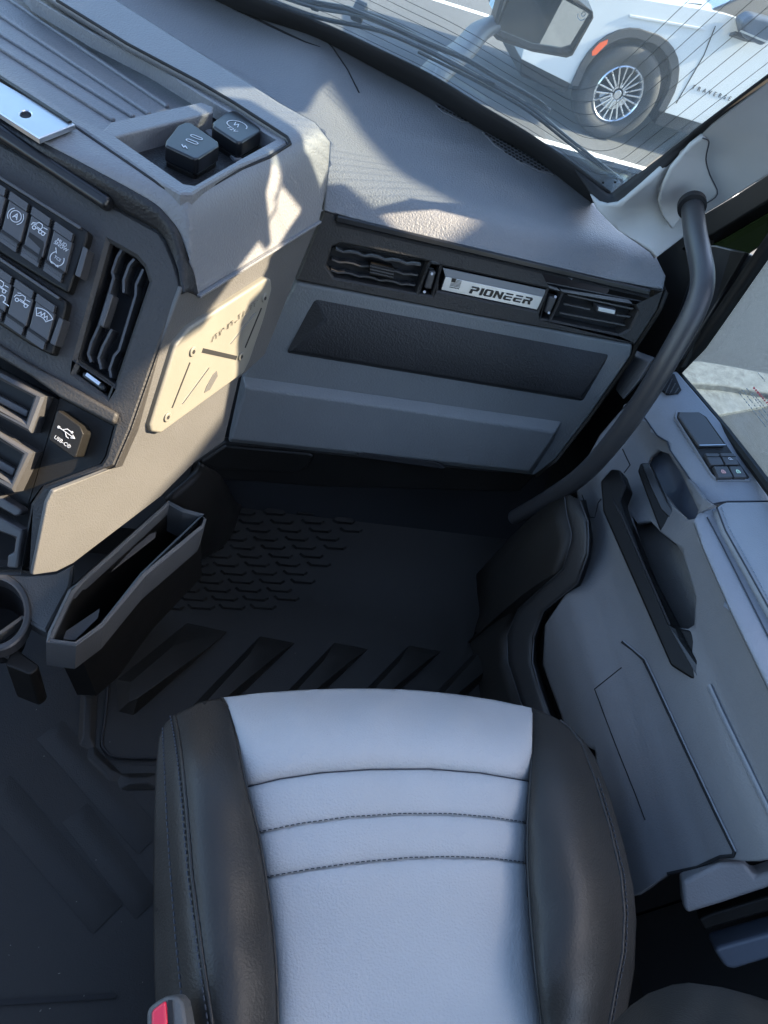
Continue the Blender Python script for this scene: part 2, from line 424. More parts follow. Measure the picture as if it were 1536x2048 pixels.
def pod_h(x, y):
    s1 = -((x - SB[0]) * snh[0] + (y - SB[1]) * snh[1]); s2 = (x - FCE[0]) * fn_[0] + (y - FCE[1]) * fn_[1]
    far = np.clip((s2 - .12) / .5, 0, 1)
    return np.minimum(pod_prof(s1), roll_prof(s2)) + .035 * far
pod_meet = meet(pod_h)
field('pod_shell', pod_poly, [(0, 0, 0), (1, 0, 0), (0, 1, 0)], 'dash', DASH, axis=pod_meet, step=11, thick=.01)
# dark leather roll below the pod edge
rp_ = [((-60, 203), (-60, 252)), ((0, 236), (0, 286)), ((150, 318), (141, 364)), ((296, 398), (290, 446)), ((335, 432), (322, 468)), ((362, 470), (338, 494)), ((388, 545), (356, 538)), ((397, 593), (370, 586))]
r0 = [pod_meet(*a, 0) for a, b_ in rp_]; r2 = [FC.at(*b_, .003) for a, b_ in rp_]; r1 = [(p + q) / 2 + FC.n * .004 + np.array([0, 0, .003]) for p, q in zip(r0, r2)]
surf('pod_edge_roll', [r0, r1, r2], 'leather', DASH, kr=5, kc=6, thick=.006)
stitch_ = [(p * .25 + q * .75) + FC.n * .0035 for p, q in zip(r0, r2)]
tube('rim_gap', [pod_meet(u, v, 0) + np.array([0, 0, -.0005]) for u, v in [lerp(a, b_, t / 6) for a, b_ in zip(RIMGAP[1:-2], RIMGAP[2:-1]) for t in range(6)]], .0022, 'void', DASH, k=1, n=6)
# tray insert: frame, floor, ribs, divider
TT = Plane(Z(360, 380, .8655), (0, 0, 1))
TRAY_OUT = [(64, -40), (118, -1), (258, 84), (396, 158), (467, 201), (568, 271), (574, 286), (534, 309), (480, 331), (407, 372), (385, 387), (361, 387), (322, 364), (168, 259), (150, 250), (70, 196), (-60, 112), (-300, -40), (-300, -260), (0, -90)]
tray_cut = [(10, -70), (60, -10), (180, 63), (300, 125), (430, 205), (553, 277), (480, 317), (388, 370), (368, 367), (222, 266), (150, 234), (-60, 96), (-280, -45), (-280, -220)]
TB = Plane(Z(300, 200, .838), (0, 0, 1))
prism('tray_frame', TT, TRAY_OUT, .0035, .02, 'dash', DASH, .002, holes=[tray_cut])
prism('tray_floor', TB, [(-200, -260), (160, -200), (600, 255), (600, 300), (360, 410), (140, 260), (-80, 120)], 0, .01, 'dash', DASH, 0)
for i, (a, b, c, d) in enumerate([((-60, -10), (300, 229), 0, 0), ((-60, 30), (268, 234), 0, 0), ((-60, 58), (228, 241), 0, 0), ((-30, -34), (336, 214), 0, 0), ((30, -40), (388, 200), 0, 0)]):
    bars('tray_rib', [(TB.at(*a, .002), TB.at(*b, .002))], .007, .006, (0, 0, 1), 'dash', DASH, bev=.0025)
# divider between the tray and the socket bay
prism('tray_divider', TT, [(203, 262), (222, 243), (402, 203), (427, 213), (426, 224), (228, 274)], .004, .03, 'dash', DASH, .003)
prism('socket_bay_floor', TB, [(232, 276), (424, 226), (556, 279), (372, 384), (352, 378)], .006, .004, 'leather', DASH, 0)
bars('bay_rib', [(TB.at(402, 250, .008), TB.at(478, 322, .008))], .012, .006, (0, 0, 1), 'dash', DASH, bev=.002)
# brushed plate with a hole at the left edge of the pod
AP = Plane(Z(60, 225, .876), (0, 0, 1))
th = [AP.at(51, 228)]
prism('rail_plate', AP, [(-60, 126), (0, 163), (150, 248), (78, 276), (0, 226), (-60, 188)], 0, .006, M['alu'], DASH, .001, holes=[[(51 + 12 * math.cos(t), 228 + 8 * math.sin(t)) for t in np.arange(12) * math.pi / 6]])
disc('rail_screw_hole', AP.at(51, 228, -.003), AP.n, .012, .01, 'void', DASH)
bars('rail_groove', [(AP.at(-60, 118, .0), AP.at(140, 246, .0))], .005, .004, (0, 0, 1), 'black', DASH)

# two rubber socket caps
def socket_cap(top, draw):
    h = .032
    P = Plane(Z(top[0][0], top[0][1], .838 + h), (0, 0, 1))
    cap = prism('socket_cap', P, top, 0, h * .62, 'gloss', DASH, .0035, seg=3)
    c = np.mean([P.at(*p) for p in top], 0)
    bm = bmesh.new(); prism_pts(bm, [c + (P.at(*p) - c) * .94 - np.array([0, 0, h * .62]) for p in top], (0, 0, -h * .38))
    finish(bm, 'cap_base', 'black', cap, bev=.002)
    fr = P.frame(lerp(top[0], top[3], .5), lerp(top[1], top[2], .5), .0003)
    draw(fr, cap, P, c); return cap
def bolt(c, s): return [(c[0] + .25 * s, c[1] + .55 * s), (c[0] - .35 * s, c[1] - .05 * s), (c[0] + .3 * s, c[1] + .05 * s), (c[0] - .25 * s, c[1] - .55 * s)]
def fr_at(P, o, a, b, h=.0003):
    r = unit(P.at(*b) - P.at(*a)); return (np.array(o) + P.n * h, r, np.cross(P.n, r), P.n)
def slot(c, w, hh):
    return arc((c[0], c[1] + hh / 2 - w / 2), w / 2, 0, 180, 8) + arc((c[0], c[1] - hh / 2 + w / 2), w / 2, 180, 360, 8) + [(c[0] + w / 2, c[1] + hh / 2 - w / 2)]
def draw_usb(f, cap, P, c):
    fr = fr_at(P, P.at(388, 280), (371, 293), (410, 268))
    strokes('port_symbol', fr, [slot((-.007, -.001), .0062, .015), slot((.0085, .001), .0062, .015)], .0009, 'white', cap)
    strokes('bolt_symbol', fr_at(P, P.at(369, 294), (371, 293), (410, 268)), [bolt((0, 0), .008)], .0012, 'white', cap)
def draw_12v(f, cap, P, c):
    fr = fr_at(P, P.at(474, 251), (440, 252), (503, 248))
    strokes('charge_symbol', fr, [arc((0, 0), .013, -60, 205, 22), bolt((0, .001), .012)], .001, 'white', cap)
    text('cap_print', '12V', fr_at(P, P.at(464, 259), (440, 246), (484, 272)), .0095, 'white', cap, .0001)
socket_cap([(372, 243), (384, 246), (437, 283), (438, 292), (397, 317), (388, 317), (330, 290), (331, 281), (355, 250)], draw_usb)
socket_cap([(463, 220), (474, 221), (521, 254), (522, 262), (484, 284), (474, 284), (425, 252), (425, 243), (450, 224)], draw_12v)

# ---- centre stack face
fc_out = [(-80, 230), (0, 284), (140, 362), (318, 462), (333, 484), (352, 530), (364, 574), (314, 711), (262, 860), (230, 934), (108, 982), (96, 1006), (64, 1150), (36, 1146), (-80, 1146)]
VENT = [(217, 484), (271, 514), (287, 533), (297, 563), (228, 768), (152, 718)]
WHEEL = [(158, 728), (221, 772), (213, 793), (149, 747)]
UPAN = [(120, 796), (227, 852), (210, 912), (200, 928), (84, 972), (60, 1008), (36, 1143), (-80, 1143), (-80, 668), (0, 716), (60, 752)]
prism('stack_face', FC, fc_out, 0, .03, 'fascia', DASH, .004, holes=[VENT, WHEEL, UPAN], seg=3)
prism('stack_back', FC, [(p[0] * .99 + 1, p[1]) for p in [(-80, 300), (300, 480), (340, 540), (225, 905), (60, 1120), (-80, 1120)]], -.045, .01, 'void', DASH, 0)
# rounded lower rim strip following the recess
bars('stack_rail', [(FC.at(-60, 225, .006), FC.at(222, 412, .006))], .016, .02, FC.n, 'gloss', DASH, bev=.006)
prism('stack_lip', FC, [(-80, 640), (0, 690), (60, 728), (120, 760), (235, 828), (227, 850), (120, 795), (60, 752), (0, 716), (-80, 668)], .007, .02, 'fascia', DASH, .004, seg=3)
prism('usb_panel', FC, [(120, 796), (227, 852), (210, 912), (200, 928), (84, 972), (58, 1008)], -.012, .02, 'black', DASH, 0)
# slats of the tall vent
def slat(pl, pts, h, wdt, m, parent, name='vent_slat', deep=.02):
    P = [pl.at(u, v, h) for u, v in pts]; bm = bmesh.new()
    for A, B in zip(P, P[1:]):
        d = B - A; s = unit(np.cross(pl.n, d)); box_into(bm, (A + B) / 2 - pl.n * deep / 2, d / 2 * 1.02, s * wdt / 2, pl.n * deep / 2)
    return finish(bm, name, m, parent)
vent = prism('tall_vent', FC, [(p[0], p[1]) for p in VENT], -.034, .006, 'void', DASH, 0)
for pts in ([(243, 500), (234, 514), (224, 544), (227, 555), (219, 584), (197, 653), (182, 686), (176, 708), (182, 724)], [(268, 518), (258, 530), (247, 560), (247, 585)], [(223, 659), (205, 694), (197, 716), (202, 738)], [(286, 539), (272, 569), (271, 590), (238, 700), (228, 712), (219, 738), (222, 755)]):
    slat(FC, pts, -.008, .0028, 'switch', vent)
prism('vent_knob', FC, [(216, 584), (227, 590), (206, 656), (196, 648)], .002, .02, 'switch', vent, .002)
wh = prism('vent_thumbwheel', FC, [(165, 738), (212, 771), (207, 786), (160, 754)], -.004, .02, 'gloss', DASH, .006, seg=3)
bars('wheel_dot', [(FC.at(173, 748, -.003), FC.at(200, 768, -.003))], .004, .003, FC.n, 'alu', wh)
# switch banks
def bank(poly, hgt):
    b = prism('switch_bank', FC, poly, hgt, hgt + .01, 'black', DASH, .004, seg=3); return b
B1 = bank([(-60, 316), (38, 378), (160, 452), (177, 462), (174, 478), (160, 520), (136, 588), (100, 568), (-60, 470)], .014)
B2 = bank([(-60, 476), (20, 527), (118, 592), (134, 603), (131, 620), (120, 660), (104, 712), (60, 690), (-60, 612)], .014)
bars('bank_rail', [(FC.at(-60, 318, .017), FC.at(163, 458, .017))], .0035, .006, FC.n, 'switch', B1, bev=.001)
bars('bank_rail', [(FC.at(-60, 478, .017), FC.at(120, 598, .017))], .0035, .006, FC.n, 'switch', B2, bev=.001)
prism('bank_end', FC, [(166, 492), (176, 498), (160, 556), (149, 550)], .018, .02, 'switch', B1, .001)
prism('bank_end', FC, [(118, 634), (127, 640), (110, 692), (99, 686)], .018, .02, 'switch', B2, .001)
RV, DV = np.array([37., 25.6]), np.array([-24., 97.5])
def switch(tl, bank, draw=None, split=False, hh=.019, dv=DV):
    tl = np.array(tl, float)
    def q(a, b): return tuple(tl + RV * a + dv * b)
    body = prism('switch', FC, [q(0, .16), q(1, .16), q(1, .78), q(0, .78)], hh, .012, 'switch', bank, .0012)
    for a in (0.0, .055, .11): bars('switch_rib', [(FC.at(*q(.02, a + .02), hh - .002), FC.at(*q(.98, a + .02), hh - .002))], .0028, .005, FC.n, 'switch', body)
    for a in (.82, .87, .92, .965): bars('switch_rib', [(FC.at(*q(.02, a + .01), hh - .003), FC.at(*q(.95, a + .01), hh - .003))], .0024, .005, FC.n, 'switch', body)
    bars('switch_line', [(FC.at(*q(.0, .80), hh - .001), FC.at(*q(.98, .80), hh - .001))], .003, .004, FC.n, 'void', body)
    if split: prism('switch_notch', FC, [q(.12, .48), q(.86, .48), q(.92, .56), q(.9, .92), q(.8, .92), q(.8, .64), q(.1, .58)], hh + .0004, .003, 'void', body, 0)
    if draw:
        for fn in draw: fn(q, body, hh)
    return body
def fr_sw(q, a, b, hh): 
    o = FC.at(*q(a, b), hh + .0002); r = unit(FC.at(*q(1, b), hh) - FC.at(*q(0, b), hh)); return (o, r, np.cross(FC.n, r), FC.n)
def d_brake(q, b, hh):
    fr = fr_sw(q, .5, .37, hh); strokes('parking_symbol', fr, [arc((0, 0), .0062, 0, 360, 20), arc((0, 0), .0088, 130, 230, 8), arc((0, 0), .0088, -50, 50, 8)], .0007, 'white', b); text('letter_a', 'A', fr, .0095, 'white', b, .0001)
TRUCK = [[(-.009, 0), (-.0085, .003), (-.005, .0045), (-.003, .007), (.001, .007), (.0025, .004), (.002, .001), (.009, .001)], arc((-.005, -.001), .0019, 0, 360, 10), arc((.0065, -.001), .0019, 0, 360, 10), arc((.003, -.001), .0019, 0, 360, 10), [(-.003, 0), (.001, 0)], [(-.0025, .0015), (.0015, .0015)], [(-.007, .002), (-.004, .003)]]
TRUCK2 = TRUCK[:3] + [[(-.003, 0), (.005, 0)], [(-.0025, .0015), (.0015, .0015)], [(-.008, .006), (-.005, .0075)]]
def d_truck(art, y=.36):
    def f(q, b, hh): strokes('truck_symbol', fr_sw(q, .5, y, hh), art + [[(.004, .005), (.008, .0055)]], .0008, 'white', b)
    return f
def d_mud(q, b, hh):
    text('switch_print', 'MUD', fr_sw(q, .52, .29, hh), .0056, 'white', b, .0001); text('switch_print', 'SNOW', fr_sw(q, .52, .365, hh), .0056, 'white', b, .0001)
    fr = fr_sw(q, .5, .62, hh); text('switch_print', 'TCS', fr, .0046, 'white', b, .0001)
    strokes('traction_symbol', fr, [arc((0, -.0005), .0078, 130, 260, 12), arc((0, -.0005), .0078, -70, 40, 10), [(-.0075, .009), (-.004, .0045)], [(.004, -.006), (.0075, -.0105)], [(-.004, -.0065), (.003, -.007)]], .0008, 'white', b)
def d_defrost(q, b, hh):
    fr = fr_sw(q, .5, .36, hh); strokes('defrost_symbol', fr, [arc((0, -.012), .019, 55, 125, 10), arc((0, -.012), .0105, 55, 125, 8), [(-.0109, .0036), (-.006, -.0034)], [(.0109, .0036), (.006, -.0034)], [(-.006, -.001), (-.004, .003), (-.002, -.0005), (0, .0045), (.002, -.0005), (.004, .003), (.006, -.001)]], .0008, 'white', b)
switch((-22.7, 354), B1); switch((22, 384), B1, [d_brake]); switch((66.4, 414), B1, [d_truck(TRUCK, .33)], split=True); switch((111.3, 444), B1, [d_mud])
DV2 = np.array([-22.5, 88.]); DV = DV2
def d_truck_low(q, b, hh): strokes('truck_symbol', fr_sw(q, .75, .62, hh), TRUCK2[:2], .001, 'white', b)
switch((-11, 530), B2, [d_truck(TRUCK2), d_truck_low], dv=DV2); switch((32.3, 559), B2, [d_truck(TRUCK2)], dv=DV2); switch((75.5, 588), B2, [d_defrost], dv=DV2); switch((-54, 501), B2, dv=DV2)

# USB-C cover on its own little panel
UC = Plane(FC.at(130, 870, .012), FC.n)
uc = prism('usb_cover', UC, [(112, 826), (116, 820), (160, 852), (167, 868), (152, 914), (147, 916), (98, 880), (98, 872)], 0, .034, 'black', DASH, .0035, seg=3)
fr = fr_at(UC, UC.at(133, 867), (112, 830), (165, 868))
strokes('usb_symbol', fr, [[(-.011, .001), (.010, .001)], [(-.006, .001), (-.002, .005), (.003, .005)], [(-.002, .001), (.002, -.003), (.005, -.003)], [(.007, .003), (.011, .001), (.007, -.001)], arc((-.011, .001), .0012, 0, 360, 8), arc((.0045, .005), .001, 0, 360, 8)], .0008, 'white', uc)
text('cover_print', 'USB-C\u00ae', fr_at(UC, UC.at(125, 884), (112, 874), (140, 893)), .0062, 'white', uc, .0001)

# stacked slot frames at the lower left
prism('slot_panel', FC, [(-80, 690), (0, 742), (118, 800), (56, 1008), (20, 1000), (-80, 940)], -.012, .02, 'black', DASH, 0)
def slot_frame(tl, tr, br, bl, h=.012):
    o = [tl, tr, br, bl]; c = np.mean(np.array(o), 0)
    a = [lerp(tl, bl, .16), lerp(lerp(tr, br, .16), lerp(tl, bl, .16), .10), lerp(lerp(br, tr, .2), lerp(bl, tl, .2), .10), lerp(bl, tl, .2)]
    f = prism('slot_frame', FC, o, h, .03, 'switch', DASH, .003, holes=[a]); prism('slot_shelf', FC, [lerp(p, tuple(c), .02) for p in a], h - .025, .004, 'void', f, 0)
    prism('slot_insert', FC, [lerp(a[0], a[3], .55), lerp(a[1], a[2], .55), lerp(a[1], a[2], .85), lerp(a[0], a[3], .85)], h - .014, .01, 'switch', f, .002); return f
slot_frame((-90, 700), (88, 792), (60, 866), (-90, 786))
slot_frame((-90, 812), (64, 905), (26, 985), (-90, 920))
prism('slot_rail', FC, [(-90, 935), (0, 992), (42, 1020), (42, 1030), (30, 1034), (-90, 965)], .004, .02, 'switch', DASH, .003)
sf = prism('slot_hook', FC, [(-90, 1000), (0, 1035), (43, 1060), (46, 1064), (34, 1138), (12, 1136), (14, 1110), (26, 1106), (30, 1076), (-90, 1030)], .006, .02, 'switch', DASH, .003)

# ---- right side of the stack with the pale metal plate
s_poly = [(397, 593), (638, 444), (590, 559), (551, 658), (530, 710), (478, 757), (449, 882), (390, 925), (321, 994), (147, 1127), (113, 1144), (66, 1151), (96, 1006), (108, 982), (230, 934), (262, 860), (314, 711), (364, 574)]
prism('stack_side', SP, s_poly, 0, .006, 'side', DASH, .002, seg=2)
cor = [(364, 574), (314, 711), (262, 860), (230, 934), (108, 982), (96, 1006), (66, 1151)]
bm = bmesh.new(); a = [bm.verts.new(tuple(SP.at(u, v, -.001))) for u, v in cor]; b = [bm.verts.new(tuple(FC.at(u, v, -.001))) for u, v in cor]
for i in range(len(cor) - 1): bm.faces.new((a[i], b[i], b[i + 1], a[i + 1]))
finish(bm, 'stack_corner', 'side', DASH)
bars('stack_seam', [(SP.at(640, 443, .003), SP.at(397, 593, .003))], .0035, .006, SP.n, 'dash', DASH, bev=.001)
pl_out = [(379, 657), (533, 557), (543, 558), (545, 578), (528, 640), (500, 722), (488, 747), (322, 868), (303, 865), (302, 850), (345, 713), (352, 690)]
pt = prism('trim_plate', SP, pl_out, .008, .012, 'plate', DASH, .004, seg=3)
def pin(pts, wdt, m='void', hh=.0085): slat(SP, pts, hh, wdt, m, pt, 'plate_slot', .002)
pin([(406, 701), (473, 716)], .006); pin([(380, 726), (345, 815)], .0025); pin([(418, 736), (366, 807)], .0018, 'alu'); pin([(523, 617), (491, 695)], .0028); pin([(510, 627), (462, 687)], .0016, 'alu')
prism('plate_window', SP, [(434, 742), (436, 752), (420, 780), (409, 786), (413, 774), (426, 750)], .0088, .002, 'side', pt, .0004)
for u, v in ((388, 704), (531, 597), (484, 714), (337, 835)):
    s = disc('plate_screw', SP.at(u, v, .0105), SP.n, .0065, .004, 'plate', pt, bev=.001); disc('screw_socket', SP.at(u, v, .0108), SP.n, .003, .003, 'void', s, seg=6)
fr = fr_at(SP, SP.at(470, 640, .0085), (434, 669), (506, 609))
rr = random.Random(3); lt = []
for i in range(13):
    x = -.052 + i * .0086
    lt += [[(x, .003 * rr.choice((-1, 1))), (x + .005, .003 * rr.choice((-1, 0, 1)))], [(x + .001, -.003), (x + .001 + .003 * rr.random(), .003)]][:1 + (i % 3 > 0)]
strokes('plate_emboss', fr, lt, .0011, 'plate', pt, h=.0009)

# ---- passenger vent panel
fp_out = [(648, 420), (800, 463), (1081, 536), (1329, 580), (1316, 620), (1271, 690), (930, 628), (591, 561)]
V1 = [(664, 494), (682, 487), (859, 524), (833, 587), (668, 556), (652, 534)]
W1 = [(858, 529), (881, 533), (864, 592), (840, 588)]
BD = [(882, 532), (1094, 578), (1076, 623), (876, 582)]
W2 = [(1099, 580), (1124, 587), (1100, 640), (1082, 637)]
V2 = [(1128, 588), (1270, 612), (1276, 624), (1259, 659), (1239, 669), (1100, 640)]
prism('vent_panel', FP, fp_out, 0, .03, 'fascia', DASH, .003, holes=[V1, W1, BD, W2, V2], seg=2)
prism('vent_panel_back', FP, [(655, 480), (1290, 605), (1262, 680), (640, 562)], -.03, .006, 'void', DASH, 0)
prism('panel_groove', FP, [(669, 427), (1302, 576), (1298, 597), (672, 451)], .0015, .004, 'void', DASH, 0)
bars('panel_bar', [(FP.at(672, 436, .002), FP.at(1298, 584, .002))], .011, .012, FP.n, 'gloss', DASH, bev=.003)
def wavy(a, b, n=12, amp=2.2, ph=0):
    return [tuple(np.array(lerp(a, b, i / n)) + np.array([0, amp * (1 if math.sin(i * 2.1 + ph) > .3 else -.4)])) for i in range(n + 1)]
lv = prism('vent', FP, V1, -.026, .004, 'void', DASH, 0)
for a, b in (((672, 500), (842, 532)), ((664, 520), (836, 552)), ((662, 541), (830, 572))): slat(FP, wavy(a, b), -.010, .0026, 'switch', lv, deep=.03)
kn = prism('vent_knob', FP, [(741, 526), (789, 537), (786, 560), (739, 549)], -.002, .02, 'black', lv, .002)
for t in (.25, .5, .75): bars('knob_rib', [(FP.at(*lerp((741, 526), (739, 549), t), 0), FP.at(*lerp((789, 537), (786, 560), t), 0))], .002, .003, FP.n, 'switch', kn)
rv = prism('vent', FP, V2, -.026, .004, 'void', DASH, 0)
for a, b, c in (((1136, 590), (1238, 612), (1266, 618)), ((1128, 608), (1180, 619), None), ((1120, 626), (1220, 645), (1250, 651))): slat(FP, [a, lerp(a, b, .2), lerp(a, b, .25), b] + ([c] if c else []), -.006, .0026, 'switch', rv, deep=.004)
slat(FP, [(1232, 630), (1260, 634)], -.006, .0026, 'switch', rv, deep=.004)
kn = prism('vent_knob', FP, [(1194, 611), (1233, 619), (1231, 632), (1193, 624)], .003, .02, 'switch', rv, .002)
prism('knob_chrome', FP, [(1197, 614), (1231, 621), (1229, 629), (1196, 622)], .0045, .002, 'alu', kn, .0006)
for wl, d1, d2 in ((W1, (864, 548), (849, 584)), (W2, (1111, 594), (1098, 626))):
    c = np.mean(np.array(wl, float), 0); q = [lerp(c, p, .62) for p in wl]
    t = prism('vent_thumbwheel', FP, q, .001, .02, 'switch', DASH, .004, seg=3)
    for d in (d1, d2): disc('wheel_dot', FP.at(*d, .0022), FP.n, .0022, .002, 'white', t, seg=10)
# badge
bd = prism('badge', FP, [(891, 553), (1087, 594), (1074, 620), (882, 580)], -.004, .01, 'alu', DASH, .001)
bm = bmesh.new(); q = [FP.at(*p, h) for p, h in (((891, 553), -.0038), ((1087, 594), -.0038), ((1091, 580), -.001), ((886, 536), -.001))]
prism_pts(bm, q, -FP.n * .002); finish(bm, 'badge_bevel', mat('badge_bevel_grey', (.30, .31, .32), .4, metal=.3), bd)
# lettering PIONEER cut in blocks, in units of the letter height
GL = {'P': [[(0, 1), (.8, 1), (.95, .86), (.95, .62), (.8, .42), (.3, .42), (.3, .0), (0, 0), (0, .2), (.02, .62), (.66, .62), (.66, .8), (0, .8)]],
      'I': [[(0, 0), (.28, 0), (.28, 1), (0, 1)]],
      'O': [[(.14, 0), (.86, 0), (1, .14), (1, .86), (.86, 1), (.14, 1), (0, .86), (0, .14), (.14, 0), (.28, .2), (.28, .8), (.72, .8), (.72, .2), (.28, .2)]],
      'N': [[(0, 0), (.27, 0), (.27, .6), (.72, 0), (1, 0), (1, 1), (.73, 1), (.73, .42), (.3, 1), (0, 1)]],
      'E': [[(.12, 1), (.95, 1), (.95, .82), (.12, .82)], [(.1, .6), (.95, .6), (.95, .42), (.29, .42), (.29, .2), (.95, .2), (.95, 0), (.14, 0), (0, .14), (0, .5)]],
      'R': [[(.12, 1), (.86, 1), (1, .86), (1, .62), (.86, .46), (1, .0), (.72, 0), (.6, .4), (.28, .4), (.28, 0), (0, 0), (0, .6), (.72, .6), (.72, .82), (.12, .82)]]}
fr = FP.frame((938, 586), (1065, 610), -.0037); o, r, u, n = fr
hgt = np.linalg.norm(FP.at(941, 571, -.0037) - o) * .95; total = np.linalg.norm(FP.at(1065, 610, -.0037) - o); adv = total / 7.15
x = 0; bm = bmesh.new()
for ch in 'PIONEER':
    wch = adv
    for pg in GL[ch]:
        prism_pts(bm, [o + r * (x + a * wch * (1 if ch == 'I' else .92) + b * hgt * .18) + u * b * hgt + n * .0012 for a, b in pg], -n * .002)
    x += wch * (.42 if ch == 'I' else 1.10)
finish(bm, 'badge_lettering', 'gloss', bd, smooth=False)
fr = FP.frame((900, 571), (925, 576), -.0037); o, r, u, n = fr
bm = bmesh.new(); W_ = .0175
prism_pts(bm, [o + r * a + u * b + n * .0006 for a, b in ((0, .0062), (W_ * .42, .0062), (W_ * .42, .0125), (0, .0125))], -n * .001)
for k in range(6):
    y0 = .0 + k * .0021; x0 = W_ * .45 if y0 > .0055 else 0
    prism_pts(bm, [o + r * a + u * b + n * .0006 for a, b in ((x0, y0), (W_, y0), (W_, y0 + .0009), (x0, y0 + .0009))], -n * .001)
for k in range(7): prism_pts(bm, [o + r * a + u * b + n * .0006 for a, b in ((k * .0025, -.0032), (k * .0025 + .0016, -.0032), (k * .0025 + .0016, -.0016), (k * .0025, -.0016))], -n * .001)
finish(bm, 'badge_flag', 'gloss', bd, smooth=False)

# ---- glovebox
GB = [(593, 563), (1268, 690), (1263, 712), (1180, 832), (1112, 920), (1070, 952), (760, 918), (456, 886), (484, 757)]
gb = prism('glovebox', GP, GB, 0, .04, 'grey', DASH, .006, seg=3)
frustum('glovebox_pad', GP, [(628, 594), (1221, 706), (1166, 803), (572, 706)], -.001, [(652, 640), (1196, 748), (1160, 798), (580, 702)], .012, 'leather', gb, .004)
frustum('glovebox_door', GP, [(486, 751), (800, 795), (1126, 842), (1108, 880), (1064, 950), (760, 916), (457, 884)], -.001, [(492, 776), (800, 819), (1110, 866), (1098, 886), (1058, 942), (760, 909), (463, 878)], .016, 'grey', gb, .004)
prism('glovebox_latch', GP, [(716, 909), (728, 906), (872, 925), (890, 936), (884, 938), (716, 914)], .0175, .02, 'void', gb, .001)
# dash end cap on the right, dark underside and knee panel
bm = bmesh.new()
e = [FP.at(1331, 584), FP.at(1318, 618), FP.at(1271, 690), GP.at(1263, 712), GP.at(1180, 832), GP.at(1112, 920), GP.at(1070, 952)]
back = [p + np.array([.02, .22, .0]) for p in e]
va = [bm.verts.new(tuple(p - np.array([.0, .004, .0]))) for p in e]; vb = [bm.verts.new(tuple(p)) for p in back]
for i in range(len(e) - 1): bm.faces.new((va[i], vb[i], vb[i + 1], va[i + 1]))
shell(bm, 'dash_end_panel', 'black', DASH, .004)
UP = Plane(GP.at(455, 890, -.015), unit(np.array([0, -.75, -.66]) * 0 + leaned(nh, 4)))
kp = prism('knee_panel', UP, [(384, 927), (448, 884), (760, 916), (1070, 950), (1040, 985), (640, 975), (470, 962), (392, 960)], 0, .02, 'black', DASH, .006)
prism('knee_pad', UP, [(400, 925), (450, 892), (618, 908), (630, 912), (612, 938), (590, 948), (430, 940)], .006, .02, 'black', DASH, .006, seg=3)

# ---- dash details
def dash_line(name, pts, r, m, parent=DASH, dz=.0):
    P = [dash_meet(u, v, 0) + np.array([0, 0, dz]) for u, v in dens(pts, 14)[:-1] if True]
    return P
def polyline_on(fn, pts, k=10):
    out = []
    for a, b in zip(pts, pts[1:]): out += [fn(*lerp(a, b, t / k)) for t in range(k)]
    return out + [fn(*pts[-1])]
dm = lambda u, v: dash_meet(u, v, 0) + np.array([0, 0, .0004])
tube('dash_seam', polyline_on(dm, [(655, 84), (668, 100), (695, 140), (718, 186)]), .0014, 'void', DASH, k=1, n=6)
P = polyline_on(dm, [(470, 18), (520, 42), (570, 66), (610, 84), (640, 94)])
tube('defrost_slot', P, [.004, .0035, .001], 'void', DASH, k=1, n=8, flat=.4, nrm=(0, 0, 1))
P2 = polyline_on(dm, [(350, -40), (420, -8), (470, 18)]); tube('defrost_slot', P2, .004, 'void', DASH, k=1, n=8, flat=.4, nrm=(0, 0, 1))
def grille(poly, nu, nv):
    pts = [dm(*p) for p in poly]; c = np.mean(pts, 0)
    nn = unit(np.cross(pts[1] - pts[0], pts[-1] - pts[0])); nn = nn if nn[2] > 0 else -nn
    G = Plane(c + nn * .001, nn); g = prism('speaker_grille', G, poly, .001, .003, 'dashf', DASH, .0006)
    bm = bmesh.new(); us = [p[0] for p in poly]; vs = [p[1] for p in poly]
    A, Bp = np.array(poly[0], float), np.array(poly[len(poly) // 2], float)
    ax = (Bp - A) / np.linalg.norm(Bp - A); pr = np.array([-ax[1], ax[0]])
    L = np.linalg.norm(Bp - A)
    inner = [lerp(p, tuple(np.mean(np.array(poly, float), 0)), .10) for p in poly]
    for i in range(nu):
        for j in range(-nv, nv + 1):
            q = A + ax * (L * (i + (.5 if j % 2 else 0)) / nu) + pr * j * 5.2
            if inside(tuple(q), inner):
                e = [G.at(*(q + ax * 3.6 * ca + pr * 1.7 * sa), .0022) for ca, sa in ((-1, 0), (-.4, 1), (1, .3), (.4, -1))]
                prism_pts(bm, e, -nn * .001)
    finish(bm, 'grille_holes', 'void', g, smooth=False, kind='stuff')
grille([(871, 209), (884, 211), (926, 234), (939, 244), (925, 242), (884, 222)], 9, 3)
grille([(965, 263), (985, 266), (1040, 290), (1085, 318), (1108, 349), (1075, 340), (1030, 318), (990, 290)], 19, 7)

